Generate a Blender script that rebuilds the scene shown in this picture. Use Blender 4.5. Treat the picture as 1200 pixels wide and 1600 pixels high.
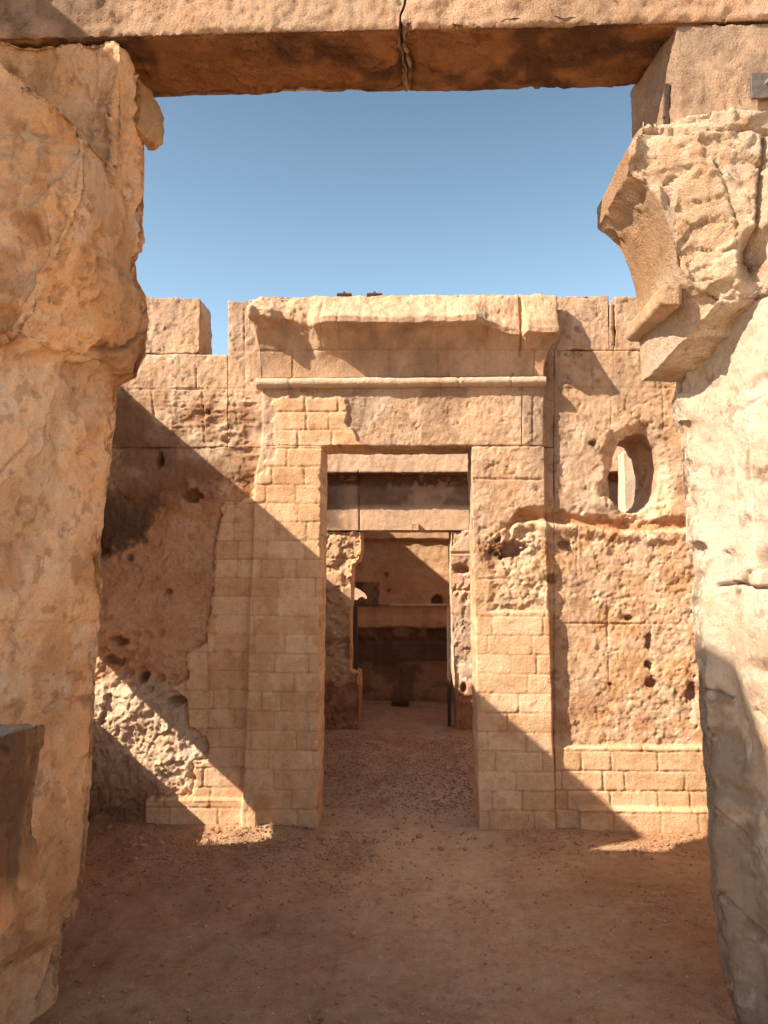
import bpy, math, random
import numpy as np

# ------------------------------------------------------------------ camera, sky, sun, exposure
for o in list(bpy.data.objects): bpy.data.objects.remove(o)
scene = bpy.context.scene
COL = scene.collection
FPX = 1156.0                                   # focal length for a 1200 x 1600 frame
EYE = np.array([0.0, 0.0, 1.6])
YAW = math.atan(39/FPX); PITCH = math.atan(90/FPX)
cam_d = bpy.data.cameras.new('camera'); cam = bpy.data.objects.new('camera', cam_d); COL.objects.link(cam)
cam_d.sensor_fit = 'VERTICAL'; cam_d.sensor_height = 36.0; cam_d.lens = 36.0*FPX/1600
cam_d.clip_start = 0.05; cam_d.clip_end = 3000
cam.location = EYE; cam.rotation_euler = (math.pi/2+PITCH, 0, YAW)
scene.camera = cam
scene.render.resolution_x = 768; scene.render.resolution_y = 1024

SUN = np.array([2.0, 1.0, -1.70])              # the way the light travels
el = math.atan2(-SUN[2], math.hypot(SUN[0], SUN[1]))
world = bpy.data.worlds.new('World'); scene.world = world; world.use_nodes = True
wn = world.node_tree; wn.nodes.clear()
wo = wn.nodes.new('ShaderNodeOutputWorld'); bg = wn.nodes.new('ShaderNodeBackground')
sky = wn.nodes.new('ShaderNodeTexSky'); sky.sky_type = 'NISHITA'; sky.sun_disc = False
sky.sun_elevation = el; sky.sun_rotation = math.atan2(-SUN[0], -SUN[1])
sky.altitude = 0; sky.air_density = 1.0; sky.dust_density = 0.9; sky.ozone_density = 1.0
hs = wn.nodes.new('ShaderNodeHueSaturation'); hs.inputs['Saturation'].default_value = 0.92; hs.inputs['Hue'].default_value = 0.483; hs.inputs['Value'].default_value = 0.92
wn.links.new(sky.outputs[0], hs.inputs['Color']); tcw = wn.nodes.new('ShaderNodeTexCoord'); sep = wn.nodes.new('ShaderNodeSeparateXYZ'); mr = wn.nodes.new('ShaderNodeMapRange')
mr.inputs[1].default_value = 0.30; mr.inputs[2].default_value = 0.56; mr.inputs[3].default_value = 1.10; mr.inputs[4].default_value = 0.74
cs = wn.nodes.new('ShaderNodeVectorMath'); cs.operation = 'SCALE'          # paler air low down, deeper blue higher up
wn.links.new(tcw.outputs['Generated'], sep.inputs[0]); wn.links.new(sep.outputs['Z'], mr.inputs[0])
wn.links.new(hs.outputs[0], cs.inputs[0]); wn.links.new(mr.outputs[0], cs.inputs['Scale']); wn.links.new(cs.outputs[0], bg.inputs[0])
bg.inputs[1].default_value = 0.112; wn.links.new(bg.outputs[0], wo.inputs[0])
sd = bpy.data.lights.new('sun', 'SUN'); sd.energy = 4.7; sd.angle = math.radians(0.5); sd.color = (1.0, 0.865, 0.685)
so = bpy.data.objects.new('sun', sd); COL.objects.link(so)
from mathutils import Vector
so.rotation_euler = Vector(SUN).to_track_quat('-Z', 'Y').to_euler(); so.location = (-8, -4, 8)
vs = scene.view_settings; vs.view_transform = 'Standard'; vs.look = 'None'; vs.exposure = 1.16; vs.gamma = 1.0
scene.render.engine = 'CYCLES'
scene.cycles.max_bounces = 14; scene.cycles.diffuse_bounces = 12

# ------------------------------------------------------------------ projection helpers (used to read wall coordinates off the survey photograph)
_F = np.array([-math.sin(YAW)*math.cos(PITCH), math.cos(YAW)*math.cos(PITCH), math.sin(PITCH)])
_R = np.array([math.cos(YAW), math.sin(YAW), 0.0]); _U = np.cross(_R, _F)
def P(px, py, Y):
    d = _F + _R*((px-600)/FPX) + _U*((800-py)/FPX)
    d = d*(Y/d[1]); return d[0], d[2]+EYE[2]
def X(px, py, Y): return P(px, py, Y)[0]
def Z(px, py, Y): return P(px, py, Y)[1]
def uvp(x, y, z):
    dx, dy, dz = x-EYE[0], y-EYE[1], z-EYE[2]
    f = dx*_F[0]+dy*_F[1]+dz*_F[2]; r = dx*_R[0]+dy*_R[1]+dz*_R[2]; u = dx*_U[0]+dy*_U[1]+dz*_U[2]
    return 600+FPX*r/f, 800-FPX*u/f

# ------------------------------------------------------------------ noise
def _h(ix, iy, iz, seed):
    ix = ix.astype(np.int64).astype(np.uint32); iy = iy.astype(np.int64).astype(np.uint32); iz = iz.astype(np.int64).astype(np.uint32)
    n = ix*np.uint32(374761393) + iy*np.uint32(668265263) + iz*np.uint32(2147483647) + np.uint32((seed*1274126177) & 0xffffffff)
    n = (n ^ (n >> np.uint32(13)))*np.uint32(1274126177); n = (n ^ (n >> np.uint32(16)))*np.uint32(2246822519); n ^= n >> np.uint32(15)
    return n.astype(np.float64)/4294967295.0
def vn(x, y, z, seed=0):
    x0, y0, z0 = np.floor(x), np.floor(y), np.floor(z)
    fx, fy, fz = x-x0, y-y0, z-z0
    fx = fx*fx*fx*(fx*(fx*6-15)+10); fy = fy*fy*fy*(fy*(fy*6-15)+10); fz = fz*fz*fz*(fz*(fz*6-15)+10)
    c = lambda a, b, d: _h(x0+a, y0+b, z0+d, seed)
    l = lambda a, b, t: a+(b-a)*t
    return l(l(l(c(0,0,0), c(1,0,0), fx), l(c(0,1,0), c(1,1,0), fx), fy), l(l(c(0,0,1), c(1,0,1), fx), l(c(0,1,1), c(1,1,1), fx), fy), fz)*2-1
def fbm(V, f, octs=4, seed=0, gain=0.5, st=(1,1,1)):
    x, y, z = V[:,0]*f*st[0]+17.3, V[:,1]*f*st[1]+5.7, V[:,2]*f*st[2]+9.1
    s = 0; a = 1; t = 0
    for k in range(octs):
        s = s + a*vn(x, y, z, seed+k*7); t += a; a *= gain
        x, y, z = x*2.03+3.1, y*2.03+1.7, z*2.03+2.3
    return s/t
def ridge(V, f, octs=4, seed=0, st=(1,1,1)):
    x, y, z = V[:,0]*f*st[0]+1.3, V[:,1]*f*st[1]+8.7, V[:,2]*f*st[2]+4.1
    s = 0; a = 1; t = 0
    for k in range(octs):
        s = s + a*(1-np.abs(vn(x, y, z, seed+k*5))*2); t += a; a *= 0.5
        x, y, z = x*2.1+3.1, y*2.1+1.7, z*2.1+2.3
    return s/t
def worley(x, z, f, seed=0):
    """2-D cells: distance to the nearest and second nearest point, random number of the nearest"""
    x, z = x*f, z*f; xi, zi = np.floor(x), np.floor(z)
    d1 = np.full(x.shape, 9.0); d2 = np.full(x.shape, 9.0); idr = np.zeros(x.shape)
    zero = np.zeros_like(xi)
    for a in (-1, 0, 1):
        for b in (-1, 0, 1):
            cx, cz = xi+a, zi+b
            qx = cx+_h(cx, cz, zero, seed+1); qz = cz+_h(cx, cz, zero, seed+2)
            d = np.hypot(qx-x, qz-z); r = _h(cx, cz, zero, seed+3)
            n = d < d1
            d2 = np.where(n, d1, np.minimum(d2, d)); idr = np.where(n, r, idr); d1 = np.where(n, d, d1)
    return d1, d2, idr
def facet(x, z, f, seed=0, tilt=.5):
    """fractured stone: flat tilted cells"""
    x, z = x*f, z*f; xi, zi = np.floor(x), np.floor(z); zero = np.zeros_like(xi)
    best = np.full(x.shape, 9.0); val = np.zeros(x.shape)
    for a in (-1, 0, 1):
        for b in (-1, 0, 1):
            cx, cz = xi+a, zi+b
            qx = cx+_h(cx, cz, zero, seed+1); qz = cz+_h(cx, cz, zero, seed+2); d = (qx-x)**2+(qz-z)**2; n = d < best
            v = _h(cx, cz, zero, seed+3)-.5+tilt*((x-qx)*(_h(cx, cz, zero, seed+4)-.5)+(z-qz)*(_h(cx, cz, zero, seed+5)-.5))*2
            val = np.where(n, v, val); best = np.where(n, d, best)
    return val
def spall(V, f, seed=0, sh=.05, bias=0.0, st=(1,1,1)):
    """1 where the skin of the stone has flaked away, with a crisp ragged edge"""
    return ss(-sh, sh, fbm(V, f, 6, seed, .58, st)+bias)
def fac3(V, f, seed=0, wob=.02, tilt=.6):
    w1 = wob*fbm(V, 12, 3, seed+11); w2_ = wob*fbm(V, 12, 3, seed+12)
    return facet(V[:,0]+V[:,1]*.9+w1, V[:,2]+.3*V[:,1]+w2_, f, seed, tilt)
def ss(a, b, x):
    t = np.clip((x-a)/(b-a), 0, 1); return t*t*(3-2*t)
def itp(x, pts):
    p = np.array(pts, float); return np.interp(x, p[:,0], p[:,1])
def segd(px, py, line):
    d = np.full(px.shape, 1e9)
    for (x0, y0), (x1, y1) in zip(line[:-1], line[1:]):
        vx, vy = x1-x0, y1-y0; L = vx*vx+vy*vy+1e-9
        t = np.clip(((px-x0)*vx+(py-y0)*vy)/L, 0, 1)
        d = np.minimum(d, np.hypot(px-x0-t*vx, py-y0-t*vy))
    return d
def polysd(px, py, poly):
    d = segd(px, py, list(poly)+[poly[0]]); ins = np.zeros(px.shape, bool)
    n = len(poly)
    for i in range(n):
        x0, y0 = poly[i]; x1, y1 = poly[(i+1) % n]
        c = (y0 > py) != (y1 > py)
        with np.errstate(divide='ignore', invalid='ignore'):
            xx = (x1-x0)*(py-y0)/((y1-y0) if y1 != y0 else 1e-9)+x0
        ins ^= c & (px < xx)
    return np.where(ins, d, -d)
def pm(px, py, poly, soft=3, wob=None):
    d = polysd(px, py, poly)
    if wob is not None: d = d+wob
    return ss(-soft, soft, d)

# ------------------------------------------------------------------ object helpers
def tag(o, label=None, cat=None, group=None, kind=None):
    if label: o['label'] = label
    if cat: o['category'] = cat
    if group: o['group'] = group
    if kind: o['kind'] = kind
    elif cat == 'wall': o['kind'] = 'thing'
    return o
def empty(name, loc, label, cat, group=None):
    o = bpy.data.objects.new(name, None); COL.objects.link(o); o.location = loc; o.empty_display_size = 0.2
    return tag(o, label, cat, group)
def mesh(name, V, F, m, parent=None, tint=None, smooth=True):
    V = np.asarray(V, float)
    if parent is not None: V = V-np.array(parent.location)
    me = bpy.data.meshes.new(name); F = np.asarray(F, np.int32); n = F.shape[1]
    me.vertices.add(len(V)); me.vertices.foreach_set('co', V.astype(np.float32).ravel())
    me.loops.add(F.size); me.loops.foreach_set('vertex_index', F.ravel())
    me.polygons.add(len(F)); me.polygons.foreach_set('loop_start', np.arange(0, F.size, n, dtype=np.int32))
    me.polygons.foreach_set('loop_total', np.full(len(F), n, np.int32))
    me.update(calc_edges=True)
    me.polygons.foreach_set('use_smooth', np.full(len(F), smooth))
    if tint is not None:
        tint = tint*np.array([1.0, .975, .945])
        a = me.color_attributes.new('mineral', 'FLOAT_COLOR', 'POINT')
        c = np.ones((len(V), 4), np.float32); c[:, :3] = np.clip(tint, 0.005, 0.88); a.data.foreach_set('color', c.ravel())
    me.materials.append(m); me.validate()
    o = bpy.data.objects.new(name, me); COL.objects.link(o)
    if parent is not None: o.parent = parent
    return o
def vnormals(V, F):
    a, b, c, d = (V[F[:,i]] for i in range(4)); fn = np.cross(c-a, d-b)
    N = np.zeros_like(V)
    for i in range(4):
        for k in range(3): N[:,k] += np.bincount(F[:,i], fn[:,k], len(V))
    return N/(np.linalg.norm(N, axis=1, keepdims=True)+1e-12)

def boxmesh(fmap, nu, nv, nw, hole=None):
    """surface of a unit box, nu x nv x nw cells; fmap(u,v,w) -> V.  u right, v up, w away from the camera"""
    st = lambda i, j, k: (i*(nv+1)+j)*(nw+1)+k
    fs = []
    M = np.zeros((nu, nv), bool)
    if hole is not None:
        cu, cv = np.meshgrid((np.arange(nu)+.5)/nu, (np.arange(nv)+.5)/nv, indexing='ij')
        C = fmap(cu.ravel(), cv.ravel(), np.zeros(cu.size))
        q = polysd(C[:,0], C[:,2], hole).reshape(nu, nv); M = q > 0
    i, j = np.meshgrid(np.arange(nu), np.arange(nv), indexing='ij'); k = ~M; i, j = i[k], j[k]
    fs.append(np.stack([st(i,j,0), st(i+1,j,0), st(i+1,j+1,0), st(i,j+1,0)], 1))
    fs.append(np.stack([st(i,j,nw), st(i,j+1,nw), st(i+1,j+1,nw), st(i+1,j,nw)], 1))
    j, k = [a.ravel() for a in np.meshgrid(np.arange(nv), np.arange(nw), indexing='ij')]
    fs.append(np.stack([st(0,j,k), st(0,j+1,k), st(0,j+1,k+1), st(0,j,k+1)], 1))
    fs.append(np.stack([st(nu,j,k), st(nu,j,k+1), st(nu,j+1,k+1), st(nu,j+1,k)], 1))
    i, k = [a.ravel() for a in np.meshgrid(np.arange(nu), np.arange(nw), indexing='ij')]
    fs.append(np.stack([st(i,0,k), st(i,0,k+1), st(i+1,0,k+1), st(i+1,0,k)], 1))
    fs.append(np.stack([st(i,nv,k), st(i+1,nv,k), st(i+1,nv,k+1), st(i,nv,k+1)], 1))
    rim = None
    if hole is not None:
        ks = np.arange(nw)
        Mi = M.astype(int)
        rv = set()
        for (a, b) in np.argwhere((Mi[1:, :]-Mi[:-1, :]) != 0):
            i0, j0 = a+1, b; rv |= {(i0, j0), (i0, j0+1)}
            q = np.stack([st(i0,j0,ks), st(i0,j0+1,ks), st(i0,j0+1,ks+1), st(i0,j0,ks+1)], 1)
            fs.append(q if M[a+1, b] == 0 else q[:, ::-1])
        for (a, b) in np.argwhere((Mi[:, 1:]-Mi[:, :-1]) != 0):
            i0, j0 = a, b+1; rv |= {(i0, j0), (i0+1, j0)}
            q = np.stack([st(i0,j0,ks), st(i0,j0,ks+1), st(i0+1,j0,ks+1), st(i0+1,j0,ks)], 1)
            fs.append(q if M[a, b+1] == 0 else q[:, ::-1])
        rim = rv
    F = np.concatenate(fs); ids, inv = np.unique(F, return_inverse=True); F = inv.reshape(F.shape)
    w = (ids % (nw+1))/nw; v = ((ids//(nw+1)) % (nv+1))/nv; u = (ids//((nw+1)*(nv+1)))/nu
    V = fmap(u, v, w)
    if hole is not None:
        ij = ids//(nw+1); key = np.isin(ij, np.array([a*(nv+1)+b for a, b in rim]))
        idx = np.nonzero(key)[0]; pts = V[idx]
        best = np.full(len(idx), 1e9); tx = pts[:,0].copy(); tz = pts[:,2].copy(); H = list(hole)+[hole[0]]
        for (x0, z0), (x1, z1) in zip(H[:-1], H[1:]):
            vx, vz = x1-x0, z1-z0; L = vx*vx+vz*vz+1e-12
            t = np.clip(((pts[:,0]-x0)*vx+(pts[:,2]-z0)*vz)/L, 0, 1); qx, qz = x0+t*vx, z0+t*vz
            d = np.hypot(pts[:,0]-qx, pts[:,2]-qz); b = d < best
            best = np.where(b, d, best); tx = np.where(b, qx, tx); tz = np.where(b, qz, tz)
        V[idx, 0] = tx; V[idx, 2] = tz
    return V, F, u, v, w

def rock(name, fmap, n, m, parent, disp, tint, hole=None):
    """a stone: box surface -> mapped -> pushed about by disp(V,N,u,v,w) -> offset vectors; coloured by tint(V0,N,push)"""
    V, F, u, v, w = boxmesh(fmap, *n, hole=hole)
    N = vnormals(V, F)
    D = disp(V, N, u, v, w)
    V2 = V+D
    T = tint(V, N, D)
    return mesh(name, V2, F, m, parent, T)

def box(x0, x1, y0, y1, z0, z1):
    def f(u, v, w): return np.stack([x0+(x1-x0)*u, y0+(y1-y0)*w, z0+(z1-z0)*v], 1)
    return f
def cells(x0, x1, y0, y1, z0, z1, r, rb=None):
    return (max(2, int((x1-x0)/r)), max(2, int((z1-z0)/r)), max(2, int((y1-y0)/(rb or r))))

# ------------------------------------------------------------------ materials
def node(nt, t, **kw):
    n = nt.nodes.new(t)
    for k, v in kw.items():
        if k in n.inputs: n.inputs[k].default_value = v
        else: setattr(n, k, v)
    return n
def stone(name, bump=1.0, grain=1.0, streak=0.0, rough=0.92):
    m = bpy.data.materials.new(name); m.use_nodes = True; nt = m.node_tree; nt.nodes.clear(); L = nt.links.new
    out = node(nt, 'ShaderNodeOutputMaterial'); b = node(nt, 'ShaderNodeBsdfPrincipled', Roughness=rough); L(b.outputs[0], out.inputs[0])
    b.inputs['Specular IOR Level'].default_value = 0.18
    tc = node(nt, 'ShaderNodeTexCoord'); at = node(nt, 'ShaderNodeAttribute', attribute_name='mineral')
    def nz(scale, det, dist=0.0, r=0.55):
        n = node(nt, 'ShaderNodeTexNoise', Scale=scale, Detail=det, Roughness=r, Distortion=dist); L(tc.outputs['Object'], n.inputs['Vector']); return n.outputs['Fac']
    def mul(a, k):
        n = node(nt, 'ShaderNodeMath', operation='MULTIPLY'); L(a, n.inputs[0]); n.inputs[1].default_value = k; return n.outputs[0]
    def add(a, c):
        n = node(nt, 'ShaderNodeMath', operation='ADD'); L(a, n.inputs[0]); L(c, n.inputs[1]); return n.outputs[0]
    def ramp(a, p0, v0, p1, v1):
        n = node(nt, 'ShaderNodeMapRange'); L(a, n.inputs[0]); n.inputs[1].default_value = p0; n.inputs[2].default_value = p1; n.inputs[3].default_value = v0; n.inputs[4].default_value = v1; return n.outputs[0]
    patch = nz(3.2, 6, 0.6, 0.6); mid = nz(17, 8, 0.3, 0.65); fine = nz(95, 6, 0, 0.7); dust = nz(7.5, 7, 1.2, 0.62)
    # colour: patches, grain, and small iron-red or grey flecks
    def mix(fac, A, B, mode='MIX'):
        n = node(nt, 'ShaderNodeMix', data_type='RGBA', blend_type=mode)
        L(fac, n.inputs['Factor']) if not isinstance(fac, float) else n.inputs['Factor'].__setattr__('default_value', fac)
        for v_, s in ((A, 'A'), (B, 'B')):
            sk = [i for i in n.inputs if i.name == s and i.type == 'RGBA'][0]
            if isinstance(v_, tuple): sk.default_value = v_
            else: L(v_, sk)
        return [o for o in n.outputs if o.type == 'RGBA'][0]
    c = at.outputs['Color']
    c = mix(ramp(patch, 0.38, 0.0, 0.66, 0.55), c, (0.80, 0.66, 0.56, 1), 'MULTIPLY')
    c = mix(ramp(dust, 0.52, 0.0, 0.70, 0.38*grain), c, (1.22, 1.20, 1.17, 1), 'MULTIPLY')
    c = mix(ramp(mid, 0.50, 0.0, 0.72, 0.55*grain), c, (0.72, 0.56, 0.44, 1), 'MULTIPLY')
    c = mix(ramp(fine, 0.56, 0.0, 0.74, 0.6*grain), c, (0.62, 0.50, 0.42, 1), 'MULTIPLY')
    c = mix(ramp(fine, 0.44, 0.45*grain, 0.30, 0.0) if False else ramp(fine, 0.30, 0.35*grain, 0.44, 0.0), c, (1.25, 1.22, 1.18, 1), 'MULTIPLY')
    grit = nz(210, 4, 0, 0.75)
    c = mix(ramp(grit, 0.53, 0.0, 0.66, 0.75*grain), c, (0.60, 0.48, 0.38, 1), 'MULTIPLY')
    c = mix(ramp(grit, 0.36, 0.6*grain, 0.47, 0.0), c, (1.30, 1.27, 1.22, 1), 'MULTIPLY')
    blot = nz(11, 9, 0.4, 0.7)
    c = mix(ramp(blot, 0.55, 0.0, 0.63, 0.42*grain), c, (0.70, 0.57, 0.47, 1), 'MULTIPLY')
    mpp = node(nt, 'ShaderNodeMapping'); mpp.inputs['Scale'].default_value = (1.6, 1.6, .8); L(tc.outputs['Object'], mpp.inputs['Vector'])
    wv = node(nt, 'ShaderNodeTexNoise', Scale=30.0, Detail=8.0, Roughness=0.72, Distortion=0.8); L(mpp.outputs[0], wv.inputs['Vector'])
    gate2 = ramp(nz(4.5, 4), 0.42, 0.25, 0.62, 1.0)
    chip0 = ramp(wv.outputs['Fac'], 0.60, 0.0, 0.69, 1.0)
    cg = node(nt, 'ShaderNodeMath', operation='MULTIPLY'); L(chip0, cg.inputs[0]); L(gate2, cg.inputs[1]); chip = cg.outputs[0]
    c = mix(mul(chip, 0.62*grain), c, (0.50, 0.36, 0.27, 1), 'MULTIPLY')
    if streak:
        mp = node(nt, 'ShaderNodeMapping'); mp.inputs['Scale'].default_value = (9, 9, 0.55); L(tc.outputs['Object'], mp.inputs['Vector'])
        sn = node(nt, 'ShaderNodeTexNoise', Scale=1.0, Detail=7, Roughness=0.6); L(mp.outputs[0], sn.inputs['Vector'])
        c = mix(ramp(sn.outputs['Fac'], 0.52, 0.0, 0.72, streak), c, (0.62, 0.52, 0.47, 1), 'MULTIPLY')
    L(c, b.inputs['Base Color'])
    # relief too fine for the mesh: grain, pits and pock marks
    vo = node(nt, 'ShaderNodeTexVoronoi', Scale=62.0); L(tc.outputs['Object'], vo.inputs['Vector'])
    pit = ramp(vo.outputs['Distance'], 0.08, -1.0, 0.36, 0.0)
    gate = ramp(nz(6.0, 3), 0.47, 0.0, 0.60, 1.0)
    pg = node(nt, 'ShaderNodeMath', operation='MULTIPLY'); L(pit, pg.inputs[0]); L(gate, pg.inputs[1])
    h = add(add(mul(mid, 1.0), mul(fine, 0.75)), mul(pg.outputs[0], 0.34))
    h = add(add(h, mul(grit, 0.45)), mul(chip, -0.6))
    bp = node(nt, 'ShaderNodeBump', Strength=0.9); bp.inputs['Distance'].default_value = 0.0135*bump; L(h, bp.inputs['Height']); L(bp.outputs[0], b.inputs['Normal'])
    return m
M_WALL = stone('weathered_limestone', 0.72, 0.78, 0.4)
M_PIER = stone('smooth_limestone', 0.75, 0.75, 0.3)
M_BROK = stone('broken_limestone', 1.7, 1.0, 0.0)
M_SAND = stone('sand', 0.8, 1.0, 0.0)
def simple(name, col, rough=0.5, metal=0.0, rust=None):
    m = bpy.data.materials.new(name); m.use_nodes = True; nt = m.node_tree; b = nt.nodes['Principled BSDF']
    b.inputs['Roughness'].default_value = rough; b.inputs['Metallic'].default_value = metal
    n = node(nt, 'ShaderNodeTexNoise', Scale=45.0, Detail=6.0); cr = node(nt, 'ShaderNodeValToRGB')
    tc = node(nt, 'ShaderNodeTexCoord'); nt.links.new(tc.outputs['Object'], n.inputs['Vector'])
    cr.color_ramp.elements[0].position = 0.4; cr.color_ramp.elements[1].position = 0.62
    cr.color_ramp.elements[0].color = (*col, 1); cr.color_ramp.elements[1].color = (*(rust or tuple(c*0.7 for c in col)), 1)
    nt.links.new(n.outputs['Fac'], cr.inputs[0]); nt.links.new(cr.outputs[0], b.inputs['Base Color'])
    bp = node(nt, 'ShaderNodeBump', Strength=0.4); bp.inputs['Distance'].default_value = 0.003; nt.links.new(n.outputs['Fac'], bp.inputs['Height']); nt.links.new(bp.outputs[0], b.inputs['Normal'])
    return m
M_IRON = simple('dark_iron', (0.045, 0.030, 0.024), 0.7, 0.2, (0.12, 0.06, 0.035))
M_STEEL = simple('dull_steel_plate', (0.13, 0.10, 0.08), 0.5, 0.4, (0.19, 0.15, 0.12))

# albedos
C = lambda *a: np.array(a, float)
BUFF = C(.66, .465, .32); GOLD = C(.68, .445, .26); PALE = C(.73, .60, .47); BRICK = C(.82, .60, .405); RED = C(.42, .20, .10)
DARK = C(.12, .075, .052); BROWN = C(.27, .155, .09); SANDC = C(.465, .305, .195); GREY = C(.52, .41, .33)
def mixc(a, b, t): return a*(1-t[:, None])+b*t[:, None]
def basic_tint(c1, c2, seed=0, f=1.6):
    def t(V, N, D):
        n = ss(-.35, .35, fbm(V, f, 5, seed)); m = fbm(V, 9, 4, seed+50)
        return mixc(np.tile(c1, (len(V), 1)), c2, n)*(1+.10*m[:, None])
    return t
def basic_disp(a1=.03, f1=3, a2=.010, f2=16, seed=0, rid=0.0):
    def d(V, N, u, v, w):
        h = a1*fbm(V, f1, 3, seed)+a2*fbm(V, f2, 4, seed+9)
        if rid: h = h-rid*ss(.25, .9, ridge(V, f1*1.3, 3, seed+21))
        return N*h[:, None]
    return d

# ------------------------------------------------------------------ brick pattern
def bricks(x, z, h=.119, Lb=.245, seed=0):
    V = np.stack([x, x*0, z], 1)
    zz = z+.006*fbm(V, 2.2, 2, seed+3); xx = x+.008*fbm(V, 5, 2, seed+4)
    r = zz/h; c = np.floor(r); zero = np.zeros_like(c)
    dz = np.minimum(r-c, 1-(r-c))*h
    pos = xx/Lb+_h(c, zero, zero, seed)*7.3; k0 = np.floor(pos)
    b0 = k0+.55*(_h(c, k0, zero, seed+1)-.5); b1 = k0+1+.55*(_h(c, k0+1, zero, seed+1)-.5)
    cell = np.where(pos < b0, k0-1, np.where(pos > b1, k0+1, k0))
    dx = np.minimum(np.abs(pos-b0), np.abs(pos-b1))*Lb
    d = np.minimum(dx, dz)
    rnd = 7.0*4
    corner = -np.log(np.exp(-dx/.006)+np.exp(-dz/.006)+1e-12)*.006
    return corner, d, _h(c, cell, zero, seed+2), _h(c, cell, zero, seed+5)

# ------------------------------------------------------------------ the portal wall (second wall), relief and colour maps
YP = 4.70; YW = 4.757; TH = .29
LBR = [(428,622),(540,622),(545,668),(566,700),(504,700),(494,1292),(225,1292),(226,1247),(300,1247),(303,1196),(322,1190),(318,1150),(290,1140),
       (286,1098),(264,1078),(290,1062),(288,1026),(318,1004),(324,960),(330,900),(331,858),(338,815),(348,788),(392,774),(394,744),(416,740),(418,722),(430,716)]
RBR = [(744,956),(858,954),(866,1168),(1120,1168),(1120,1310),(746,1310)]
PORT_L = [(440,404),(600,409),(700,408),(745,398),(1300,378)]
PORT_R = [(440,849),(790,853),(850,856),(1000,861),(1300,869)]
GROOVES = [[(140,605),(404,604)],[(228,549),(354,549)],[(303,549),(303,604)],[(232,605),(236,650)],[(378,478),(380,603)],[(398,548),(396,604)],[(312,605),(316,690)],[(170,700),(330,698)],[(362,606),(368,660)],
           [(850,543),(1012,544)],[(850,603),(1070,602)],[(964,456),(962,604)],[(926,546),(930,604)],[(960,604),(958,690)],[(1004,544),(1006,603)],
           [(833,620),(832,696)],[(566,697),(848,697)],[(740,748),(846,749)],[(905,820),(905,900)],[(953,940),(956,1070)],[(748,905),(800,903)],[(870,975),(1090,976)],[(1040,604),(1042,670)]]
HOLES = [(245,718,8,9,.09),(295,772,17,10,.10),(195,871,5,6,.04),(184,1005,11,6,.06),(216,1064,8,8,.06),(256,925,5,4,.03),(166,1033,13,8,.05),(157,860,8,4,.03),
         (797,861,18,14,.11),(988,967,7,5,.05),(1017,1040,5,5,.07),(1023,1070,10,7,.05),(958,1072,3,3,.03),(1020,1005,6,14,.035),(930,690,6,4,.03),(865,905,8,9,.04),(1088,1085,9,16,.05),
         (884,850,10,6,.03),(322,640,4,4,.03),(352,688,4,3,.02),(272,1098,14,7,.05),(175,770,9,9,.02),(1068,640,4,4,.02)]
def w2_maps(x, z):
    V = np.stack([x, np.full_like(x, YP), z], 1); px, py = uvp(x, YP, z)
    wob = 9*fbm(V, 7, 4, 31); wob2 = 5*fbm(V, 18, 4, 33)
    inp = ss(-2.2, 2.2, px-itp(py, PORT_L)+wob*.15)*ss(-2.2, 2.2, itp(py, PORT_R)-px-wob*.2)
    bl = pm(px, py, LBR, 1.5, wob2*1.5+3*fbm(V, 45, 3, 34)); br = pm(px, py, RBR, 1.5, wob2*.25)
    brk = np.maximum(bl, br)
    dR = polysd(px, py, [(862,815),(1120,815),(1120,1175),(866,1175)])
    eroR = pm(px, py, [(862,822),(900,826),(915,900),(940,985),(1120,975),(1120,1172),(868,1172)], 16, wob*2.2)
    eroP = pm(px, py, [(752,828),(812,806),(856,835),(862,956),(768,956),(765,905)], 8, wob)
    eroL = pm(px, py, [(100,1010),(200,1015),(262,1078),(288,1098),(318,1185),(300,1200),(298,1300),(100,1300)], 8, wob)
    eroM = pm(px, py, [(100,990),(250,985),(285,1035),(286,1100),(240,1105),(100,1050)], 14, wob*1.5)
    low = pm(px, py, [(100,780),(210,775),(300,740),(395,745),(395,1300),(100,1300)], 8, wob)          # the plastered lower left wing
    roughU = pm(px, py, [(228,610),(400,615),(402,730),(330,700),(250,660)], 25, wob*2)
    return dict(V=V, px=px, py=py, wob=wob, inp=inp, brk=brk, bl=bl, br=br, eroR=eroR, eroP=eroP, eroL=eroL, eroM=eroM, low=low, roughU=roughU)
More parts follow.
